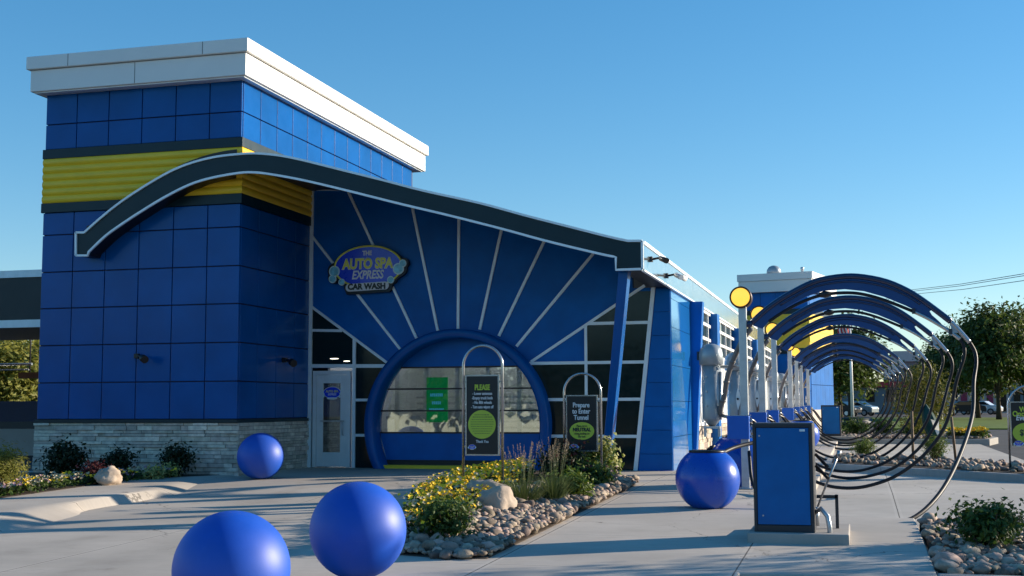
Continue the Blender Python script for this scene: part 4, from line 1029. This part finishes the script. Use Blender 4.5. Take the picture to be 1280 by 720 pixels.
    MB().lathe([(.17, 2.06), (.205, 2.08), (.205, 2.24), (.19, 2.33), (.14, 2.4), (.06, 2.43), (.0005, 2.435)], (-.6, .55, 0), 20).build('tank_dome', M['tank'], tk)
    w = MB()
    for z in (1.35, 1.6, 1.85): w.box(-.69, -.66, .385, .4, z, z+.03)
    w.tube([(-.44, .5, 1.95), (-.44, .48, 1.3), (-.46, .5, 1.14)], .028, 8); w.box(-.74, -.46, .42, .68, .98, 1.02); w.box(-.74, -.7, .5, .6, .84, .98); w.box(-.5, -.46, .5, .6, .84, .98)
    w.tube([(-.44, .5, 1.2), (-.3, .3, 1.18), (0, .05, 1.18)], .03, 8); w.tube([(-.42, .5, 2.03), (0, .06, 2.03)], .03, 8); w.build('tank_pipe', M['steel'], tk)
    FH = catmull([(.14, 0, 2.66), (-.02, .05, 2.45), (-.2, .15, 2.1), (-.3, .22, 1.82), (-.36, .33, 1.55), (-.44, .42, 1.32), (-.44, .5, 1.2)], 5)
    w = MB(); w.tube(FH, .045, 10)
    for p in FH[4::6]: w.tube([p+Vector((0, 0, .02)), p-Vector((0, 0, .02))], .053, 10)
    w.build('feed_hose', pm('grey_flex_hose', (.17, .16, .16), .45, .2, .15, 12) if 'ghose' not in M else M['ghose'], t)
    return t
M['apl'] = pm('arch_plate_blue', (.002, .05, .2), .35, .1, .06, 3); M['ghose'] = pm('grey_flex_hose', (.17, .16, .16), .45, .2, .15, 12)
ST = [(-1.83, 21.28), (-1.87, 25.92), (-1.97, 31.55), (-2.06, 40.75), (-2.12, 46.46), (-2.16, 51.12), (-2.16, 57.95)]
NL = ['nearest vacuum arch, its outer hose swept forward to the walkway edge', 'vacuum arch directly behind the nearest one', 'third arch back, framing the yellow band of the far tower', 'first arch after the wide gap in the row', 'fifth arch back, its lamp beside the tower corner', 'last but one and second smallest arch of the row', 'smallest and farthest vacuum arch, beside the far tower']
s0 = station('front', NL[0]); s0.location = (*ST[0], h(ST[0][1]))
s1 = station('loop', NL[1]); s1.location = (*ST[1], h(ST[1][1]))
for (x, y), l in zip(ST[2:], NL[2:]): dup(s1, (x, y, h(y)), l)
tag(MB().tube(catmull([(-1.9, 18.3, .93), (-1.75, 18.6, 1.0), (-1.5, 18.9, 1.06), (-1.3, 19.0, 1.08)]), .03, 8).build('utility_hose', M['rubber']), 'thick black hose reaching from the near round bin toward the cabinet', 'hose')
tag(MB().tube(catmull([(-1.76, 21.15, .85), (-1.74, 21.0, .7), (-1.7, 20.8, .42), (-1.6, 20.4, .28), (-1.4, 19.9, .26)]), .028, 8).build('utility_hose', M['rubber']), 'thin coiled black hose hanging at the foot of the nearest pole', 'hose')

# ------------------------------------------------------------------ loop signs
def loop_sign(label, xl, xr, Y, z0, ztop, pl, pr, pz0, pz1, seed=0):
    t = thing('loop_sign', label, 'sign', ((xl+xr)/2, Y, z0), 'black signs in silver loop stands')
    r = (xr-xl)/2; cx = (xl+xr)/2
    path = [(xl, Y, z0-.1)]+[(cx-r*math.cos(PI*k/24), Y, ztop-r+r*math.sin(PI*k/24)) for k in range(25)]+[(xr, Y, z0-.1)]
    MB().tube(path, .021, 10).build('loop_stand', M['chrome'], t)
    p = MB().box(pl, pr, Y-.012, Y+.02, pz0, pz1).build('sign_panel', M['signblk'], t)
    w = MB(); e = .018
    w.box(pl-e, pl+.004, Y-.022, Y+.025, pz0-e, pz1+e); w.box(pr-.004, pr+e, Y-.022, Y+.025, pz0-e, pz1+e); w.box(pl, pr, Y-.02, Y+.024, pz0-e, pz0+.004); w.box(pl, pr, Y-.02, Y+.024, pz1-.004, pz1+e)
    for z in (pz0+.1, pz1-.1): w.box(xl, pl, Y-.008, Y+.008, z, z+.03); w.box(pr, xr, Y-.008, Y+.008, z, z+.03)
    w.build('sign_frame', M['chrome'], t)
    return t, p
Y = 18.0; q = lambda x, y: onY(x, y, Y)
a, b = q(577.5, 500).x, q(628, 500).x
t, p = loop_sign('tall loop sign headed PLEASE rising from the yellow flowers', a+.02, b-.0, Y, h(Y), q(602, 432).z, q(583.5, 500).x, q(623, 500).x, q(602, 568).z, q(602, 470).z)
cx = (q(583.5, 500).x+q(623, 500).x)/2; wp = q(623, 500).x-q(583.5, 500).x; z_ = lambda y: q(602, y).z; yy = Y-.016
letters('lettering', 'PLEASE', .115, M['limetx'], t, (cx, yy, z_(484.5)), .66, .003)
for k, s in enumerate(('- Lower antennas', '-Empty truck beds', '- No fifth wheels', '- Turn auto wipers off')):
    letters('lettering', s, .062, M['whitetx'], t, (cx, yy, z_(492+5.6*k)), .62 if k == 3 else .7, .001)
MB().prism(ellipse(cx-.005, z_(530.5), 17.2/39.5*wp, 17*wp/39.5, yy), (0, -.003, 0)).build('lime_disc', M['lime'], t)
letters('lettering', 'We do not wash\nvehicles without wipers'[:0]+'We have machines', .036, M['dktx'], t, (cx, yy-.005, z_(519)), .7, .0006) if False else None
w = MB(); random.seed(4)
for k in range(9):
    L = math.sqrt(max(0, 1-((k-4)/5.4)**2))*.36*wp; x = cx-L
    zz = z_(530.5)+(4-k)*.034-.002
    while x < cx+L-.01:
        l = random.uniform(.012, .035); w.box(x, min(x+l, cx+L), yy-.0045, yy-.003, zz, zz+(.012 if k > 1 else .017)); x += l+.008
w.build('small_print', pm('faded_print', (.2, .27, .05), .6), t)
letters('lettering', 'Thank You', .058, M['whitetx'], t, (cx, yy, z_(552)), .75, .001)
small_logo(t, q(590.5, 520).x, yy, z_(558.5), .11)
Y = 21.2; q = lambda x, y: onY(x, y, Y)
t, p = loop_sign('smaller loop sign reading Prepare to Enter Tunnel before the dark glass', q(705, 500).x, q(751, 500).x, Y, h(Y), q(728, 467).z, q(709, 520).x, q(746, 520).x, q(728, 563).z, q(728, 495).z)
cx = (q(709, 520).x+q(746, 520).x)/2; z_ = lambda y: q(728, y).z; yy = Y-.016
for k, s in enumerate(('Prepare', 'to Enter', 'Tunnel')): letters('lettering', s, .115, M['whitetx'], t, (cx-.01, yy, z_(506.5+7.8*k)), .8, .003)
MB().prism(ellipse(cx-.0, z_(538.7), .215, .15, yy), (0, -.003, 0)).build('lime_disc', M['lime'], t)
letters('lettering', 'Place car in', .05, M['dktx'], t, (cx, yy-.004, z_(532.5)), .8, .0004)
letters('lettering', 'NEUTRAL', .085, M['dktx'], t, (cx, yy-.004, z_(537.2)), .85, .004)
letters('lettering', 'when loading on', .05, M['dktx'], t, (cx, yy-.004, z_(542)), .8, .0004)
letters('lettering', 'the belt', .05, M['dktx'], t, (cx, yy-.004, z_(545.8)), .8, .0004)
small_logo(t, q(717.5, 520).x, yy, z_(558.5), .15)
Y = 27.5; q = lambda x, y: onY(x, y, Y); z_ = lambda y: q(1270, y).z; yy = Y-.016
xl = q(1259.5, 500).x
t, p = loop_sign('loop sign with a lime price disc cut off by the right edge', xl, xl+.86, Y, h(Y), z_(482), q(1263.5, 520).x, xl+.8, z_(557), z_(503))
letters('lettering', 'W', .15, M['limetx'], t, (q(1274.5, 520).x, yy, z_(512)), .8, .004, align='LEFT')
letters('lettering', 'Onco', .15, M['limetx'], t, (q(1265.5, 520).x, yy, z_(517.5)), .85, .004, align='LEFT')
letters('lettering', 'Eve', .15, M['whitetx'], t, (q(1269.5, 520).x, yy, z_(522.5)), .85, .004, .15, align='LEFT')
MB().prism(ellipse(q(1282, 520).x, z_(541), .26, .2, yy), (0, -.003, 0)).build('lime_disc', M['lime'], t)
letters('lettering', '$2', .17, M['dktx'], t, (q(1273.5, 520).x, yy-.004, z_(541)), .85, .004, align='LEFT')
small_logo(t, q(1272, 520).x, yy, z_(554), .17)

# ------------------------------------------------------------------ left: canopy and what lies beyond
t = thing('side_canopy', 'dark green canopy with silver edges left of the tower', 'canopy', (-22, 31, 0))
q = lambda x, y: onY(x, y, 31)
X0, X1 = -34, -16.7; zt0, zt1, zb1, zb0 = q(30, 338).z, q(30, 347).z, q(30, 400).z, q(30, 409.5).z
MB().box(X0, X1, 31, 37, zb0+.02, zt0-.02).build('canopy_roof', M['char'], t)
MB().box(X0, X1, 30.96, 31, zb1, zt1).build('canopy_fascia', M['teal'], t)
MB().box(X0, X1, 30.92, 31.02, zt1, zt0).box(X0, X1, 30.92, 31.02, zb0, zb1).build('canopy_trim', M['silver'], t)
dlp = q(18, 424); tag(MB().lathe([(.24, 0), (.24, .05), (.2, .06)], (dlp.x, 33.5, zb0-.06), 20).build('downlight', M['downlight']), 'round lit downlight under the left canopy', 'light')
for X in (-17.4,):
    MB().box(X, X+.3, 33.5, 33.8, .1, zb0+.03).build('canopy_post', M['blueflat'], t)
t = thing('clearance_bar', 'pipe rail and red brown beam hanging beneath the left canopy', 'barrier', (-24, 38, 2))
q = lambda x, y: onY(x, y, 38)
MB().tube([(-34, 38, q(0, 456).z), (q(40, 455).x, 38, q(40, 455).z)], .045, 8).tube([(-34, 38, q(0, 463).z), (q(36, 462).x, 38, q(36, 462).z)], .03, 8).build('rail', M['chrome'], t)
MB().box(q(20, 520).x, q(60, 520).x, 38.05, 38.2, q(30, 473).z, q(30, 465.5).z).build('beam', M['beam'], t)
MB().tube([(-26.6, 38.1, q(30, 466).z), (-26.6, 38.1, 5)], .03, 6).tube([(q(33, 520).x, 38.1, q(30, 466).z), (q(33, 520).x, 38.1, 5)], .03, 6).build('hanger', M['char'], t)
q = lambda x, y: onY(x, y, 34.5)
t = thing('screen_wall', 'dark blue low screen wall left behind the tower', 'wall', (-24, 34.5, .3))
MB().box(-34, -17.5, 34.5, 34.7, q(20, 527).z, q(20, 501.5).z).build('wall_panel', M['dblue'], t)
MB().box(-34, -17.5, 34.45, 34.75, q(20, 536).z, q(20, 527).z).build('wall_rail', M['teal'], t)
MB().box(-34, -17.5, 34.4, 34.8, .0, q(20, 536).z).build('wall_base', M['kerb'], t)
tree('broadleaf_tree', 'sunlit olive tree seen beneath the left canopy at the edge', (onY(5, 500, 58).x, 58, .0), 6.3, dict(r=3.2, k=14, v=.9, spikes=1), M['lf_olive'], 'trees behind the left canopy', 41, .17, 3000, .16, -.1)
tree('broadleaf_tree', 'greener tree beside the tower edge under the left canopy', (onY(42, 500, 66).x, 66, .0), 6.8, dict(r=3.4, k=14, v=.9, spikes=1), M['lf_olive'], 'trees behind the left canopy', 42, .17, 3000, .16, -.1)

# ------------------------------------------------------------------ right background
def bt(x, Y, top, r, mat, label, seed, n=2600, ls=.19, bare=.28, k=12, name='broadleaf_tree', v=.9, spikes=6, tr=.2):
    z = h(Y)-.1; H = onY(x, top, Y).z-z
    return tree(name, label, (onY(x, 500, Y).x, Y, z), H/.98, dict(r=r, k=k, v=v, spikes=spikes), mat, 'trees across the road', seed, ls, n, tr, bare)
bt(1222, 112, 398, 4.0, M['lf_tree'], 'dark leafy tree left of the pair at the right edge, over the parked cars', 51, 3600)
bt(1248, 104, 386, 3.6, M['lf_tree'], 'tall dark tree on the lawn just left of the cut off sign', 52, 3400)
bt(1282, 108, 386, 4.2, M['lf_tree'], 'tall dark tree cut by the right edge behind the promotional sign', 53, 3400)
bt(1190, 128, 425, 4.0, M['lf_tree'], 'shaded tree seen through the hanging hoses right of centre', 54, 2600)
bt(1050, 92, 412, 4.0, M['lf_tree'], 'broad dark tree behind the flagpole inside the arches', 55, 3600, .17, .4)
bt(1062, 124, 428, 2.6, M['lf_tree'], 'tree right of the flagpole seen under the arches', 56, 2000, .17, .62)
tree('young_tree', 'small street tree rooted in the near cobble bed at the right edge', (8.2, 17.3, h(17)), 4.6, dict(r=1.6, k=9, v=.8, spikes=3), M['lf_shrub'], None, 63, .07, 750, .06, .3)
# young staked tree
yt = tree('young_tree', 'young weeping yellow green tree between two timber stakes', (onY(1157, 520, 44).x, 44, h(44)-.1), 2.9, dict(r=.95, k=9, v=1.2, spikes=2), M['lf_yel'], None, 61, .055, 1500, .045, .15)
for i, (x, yb, yt_, l) in enumerate(((1141.5, 572, 514, 'timber stake left of the teal canvas'), (1195, 573, 521, 'timber stake right of the teal canvas'))):
    pb = onY(x, yb, 29.8); pt = onY(x-2.0+(i*-4), yt_, 29.8)
    tag(MB().tube([(pb.x, 29.8, h(29.8)), (pt.x, 29.8, pt.z)], .03, 6).build('timber_stake', M['wood']), l, 'stake', 'timber stakes in the cobble bed')
# leaning teal canvas (a furled umbrella standing in the bed)
q = lambda x, y: onY(x, y, 31.5); w = MB()
pa, pb = q(1156, 505), q(1174, 573)
P = [pa+(pb-pa)*(k/10) for k in range(11)]
w.tube(P, [.03, .09, .14, .17, .17, .15, .13, .11, .12, .14, .1], 9, smooth=False)
um = tag(w.build('furled_canvas', M['tarp']), 'dark teal canvas bundle leaning in the bed under the young tree', 'canvas')
w = MB(); 
for f, s in ((.15, .03), (.33, .05)): w.add([P[2]+Vector((.05, -.26, -.1)), P[5]+Vector((.14, -.26, -.2)), P[4]+Vector((.18, -.24, .1))], [(0, 1, 2)])
w.build('canvas_lining', M['white'], um)
# flagpole and flag
Y = 76; q = lambda x, y: onY(x, y, Y); xf = q(1064.5, 480).x; zt_ = q(1064, 405).z
t = thing('flagpole', 'white flagpole rising from a dark round planter under the arches', 'flagpole', (xf, Y, h(Y)-.1))
MB().tube([(xf, Y, h(Y)-.1), (xf, Y, zt_)], [.1, .06], 10).ball((xf, Y, zt_), .1, 12, 8).build('pole', M['white'], t)
fl_ = thing('flag', 'striped red and white flag hanging limp at the flagpole top', 'flag', (xf, Y, zt_))
for j in range(7):
    w = MB(); vs = []; fs = []
    x0, x1 = xf-.08-j*.085, xf-.08-(j+1)*.085
    for k in range(9):
        f = k/8
        for x in (x0, x1): vs.append((x+.04*math.sin(f*5+x*3), Y-.1+.1*math.sin(x*16+f*2), zt_-.15-.55*f-.12*(xf-x)))
    for k in range(8): fs.append((2*k, 2*k+1, 2*k+3, 2*k+2))
    w.add(vs, fs); o = w.build('stripe', M['flag_r'] if j % 2 == 0 else M['flag_w'], fl_)
w = MB(); w.lathe([(.9, 0), (1.05, .3), (1.0, .36), (.9, .3)], (xf, Y, h(Y)-.12), 20); w.lathe([(.95, .25), (.9, .45), (.5, .55), (0.001, .6)], (xf, Y, h(Y)-.12), 20, m=1)
tag(w.build('planter', [M['char'], M['lf_dark']]), 'dark round planter at the flagpole foot', 'planter')
# shop buildings beyond the road
def zY(y, Y): return onY(1100, y, Y).z
Y = 150
t = thing('store_building', 'long grey store with a dark red band along its roof', 'store', (0, Y, .7))
X0, X1 = onY(1020, 500, Y).x, onY(1148, 500, Y).x
MB().box(X0, X1, Y, Y+20, .3, zY(484, Y)).build('wall', M['greywall'], t)
MB().box(X0-.3, X1+.3, Y-.4, Y+20, zY(484, Y)+.005, zY(477, Y)).build('roof_band', M['red'], t)
for x in (1083, 1108, 1120, 1130): a = onY(x, 500, Y).x; MB().box(a, a+.9, Y-.06, Y+.0, 2.0, 3.4).build('window', M['carglass'], t)
t = thing('tall_shed', 'taller pale grey gabled building behind the red banded store', 'building', (onY(1120, 500, 175).x, 175, .7))
a, b = onY(1108, 500, 175).x, onY(1150, 500, 175).x
MB().box(a, b, 175, 190, .3, onY(1120, 452, 175).z).build('wall', M['greywall'], t)
MB().prism([(a-.3, 174.7, onY(1120, 452, 175).z), (b+.3, 174.7, onY(1120, 452, 175).z), (b-1, 174.7, onY(1120, 439, 175).z), (a+1, 174.7, onY(1120, 439, 175).z)], (0, 15, 0)).build('roof', M['tank'], t)
Y = 165
for i, (x0, x1, yt_, m, l) in enumerate(((1150, 1196, 470, 'pinkwall', 'pale shopfront with magenta doors seen between the hoses'), (1197, 1262, 474, 'pinkwall', 'pale shopfront behind the parked white car'), (1263, 1330, 478, 'greywall', 'grey shopfront behind the sign at the right edge'))):
    t = thing('shop_building', l, 'shop', (onY((x0+x1)/2, 500, Y).x, Y, .7))
    a, b = onY(x0, 500, Y).x, onY(x1, 500, Y).x; zt_ = onY(x0, yt_, Y).z
    MB().box(a, b-.1, Y, Y+15, .3, zt_).build('wall', M[m], t)
    MB().box(a-.2, b+.1, Y-.3, Y+15.2, zt_+.002, zt_+.5).build('roof', M['tank' if i else 'red'], t)
    n = 4
    for k in range(n):
        xx = a+(b-a)*(k+.25)/n
        w = MB(); w.box(xx, xx+(b-a)/n*.5, Y-.08, Y, .8, 3.2); w.build('window' if k % 2 else 'door', M['magenta' if (k % 2 == 0 and i < 2) else 'carglass'], t)
def car(label, x, Y, mat, ang, L=4.5):
    t = thing('parked_car', label, 'car', (0, 0, 0), 'cars parked across the road')
    LOC[t.name] = Vector((0, 0, 0)); hw = .85
    prof = [(-2.2, .35), (-2.25, .75), (-1.95, .98), (-1.35, 1.02), (-.75, 1.42), (.75, 1.45), (1.5, 1.05), (2.1, .95), (2.22, .7), (2.2, .35)]
    MB().prism([(a, -hw, b) for a, b in prof], (0, 2*hw, 0)).build('body', M[mat], t, .06)
    MB().prism([(-1.22, -hw-.012, 1.03), (-.7, -hw-.012, 1.36), (.7, -hw-.012, 1.38), (1.3, -hw-.012, 1.06)], (0, .02, 0)).build('window', M['carglass'], t)
    MB().prism([(-1.22, hw+.012, 1.03), (-.7, hw+.012, 1.36), (.7, hw+.012, 1.38), (1.3, hw+.012, 1.06)], (0, -.02, 0)).build('window', M['carglass'], t)
    MB().prism([(1.46, -.72, 1.09), (.83, -.68, 1.44), (.83, .68, 1.44), (1.46, .72, 1.09)], (.02, 0, .02)).build('windscreen', M['carglass'], t)
    for a in (-1.35, 1.4):
        for s in (-1, 1):
            wh = MB().lathe([(.33, -.1), (.33, .1)], (a, s*.8, .33), 18, axis='y').build('wheel', M['rubber'], t)
            MB().lathe([(.2, -.115), (.2, .115)], (a, s*.8, .33), 14, axis='y').build('rim', M['steel'], wh)
    for s in (-1, 1): MB().box(2.1, 2.24, s*.6-.17, s*.6+.17, .68, .82).build('headlight', M['white'], t, .02)
    t.location = (onY(x, 500, Y).x, Y, h(Y)-.16); t.rotation_euler.z = ang
    return t
car('dark car parked under the tree left of the flagpole', 1046, 128, 'cardark', R(-25))
car('silver green car parked just right of the dark one by the flagpole', 1068, 132, 'carsilver', R(-25))
car('black car parked behind the right hand hoses', 1203, 140, 'cardark', R(20))
car('white car parked behind the tree trunk at the right', 1224, 143, 'carwhite', R(160))
# the wooded far side of the street the photographer stands on, seen only in reflections
random.seed(77); w = MB()
bl = []
for k in range(34):
    x = -125+k*5.6+random.uniform(-2, 2); y = -92+random.uniform(-8, 8); H_ = random.uniform(8, 13)
    bl += [(x, y, H_*.55, 4, 4, H_*.42), (x+1.5, y+1, H_*.3, 4.2, 3.5, H_*.3)]
cloud(w, bl, 8000, .8, 4, 1.1)
stuff(w.build('tree_line', M['lf_tree']), 'dark wooded belt on the far side of the street, reflected in the glass', 'woods')
# overhead wires
for i, (a, b) in enumerate((((1140, 362.2), (1290, 340.5)), ((1140, 364.2), (1290, 343)), ((1146, 367.3), (1290, 349.2)))):
    A_, B_2 = onY(*a, 140), onY(*b, 95); d = B_2-A_
    tag(MB().tube([A_-d*.6+Vector((0, 0, -1.2)), A_-d*.25+Vector((0, 0, -.35)), A_, A_+d*.5+Vector((0, 0, -.12)), B_2, A_+d*1.5], .03, 4).build('power_line', M['rubber']), ['highest thin overhead wire at the right', 'middle overhead wire close under the highest one', 'lowest thin overhead wire at the right'][i], 'wire', 'overhead wires')

# ------------------------------------------------------------------ light
EL, AZ = R(15.8), R(60)
sv = Vector((math.sin(AZ)*math.cos(EL), math.cos(AZ)*math.cos(EL), math.sin(EL)))
sl = bpy.data.lights.new('sun', 'SUN'); sl.energy = 5.0; sl.angle = R(.55); sl.color = (1, .86, .68)
so = bpy.data.objects.new('sun', sl); COL.objects.link(so); so.rotation_euler = sv.to_track_quat('Z', 'Y').to_euler(); so.location = sv*60
W = bpy.data.worlds.new('World'); S.world = W; W.use_nodes = True; nt = W.node_tree
bg = nt.nodes['Background']; sky = nt.nodes.new('ShaderNodeTexSky'); sky.sky_type = 'NISHITA'; sky.sun_disc = False
sky.sun_elevation = EL; sky.sun_rotation = AZ; sky.air_density = 1.0; sky.dust_density = .15; sky.ozone_density = 3.5; sky.altitude = 300
hs = nt.nodes.new('ShaderNodeHueSaturation'); hs.inputs['Saturation'].default_value = 1.38; hs.inputs['Hue'].default_value = .498
gm = nt.nodes.new('ShaderNodeGamma'); gm.inputs[1].default_value = .78; nt.links.new(sky.outputs[0], gm.inputs[0]); nt.links.new(gm.outputs[0], hs.inputs['Color']); nt.links.new(hs.outputs[0], bg.inputs[0]); bg.inputs[1].default_value = .15
vs = S.view_settings; vs.view_transform = 'Standard'; vs.look = 'None'; vs.exposure = .75; vs.gamma = 1; vs.use_curve_mapping = False
S.cycles.max_bounces = 8; S.cycles.caustics_reflective = False; S.cycles.caustics_refractive = False
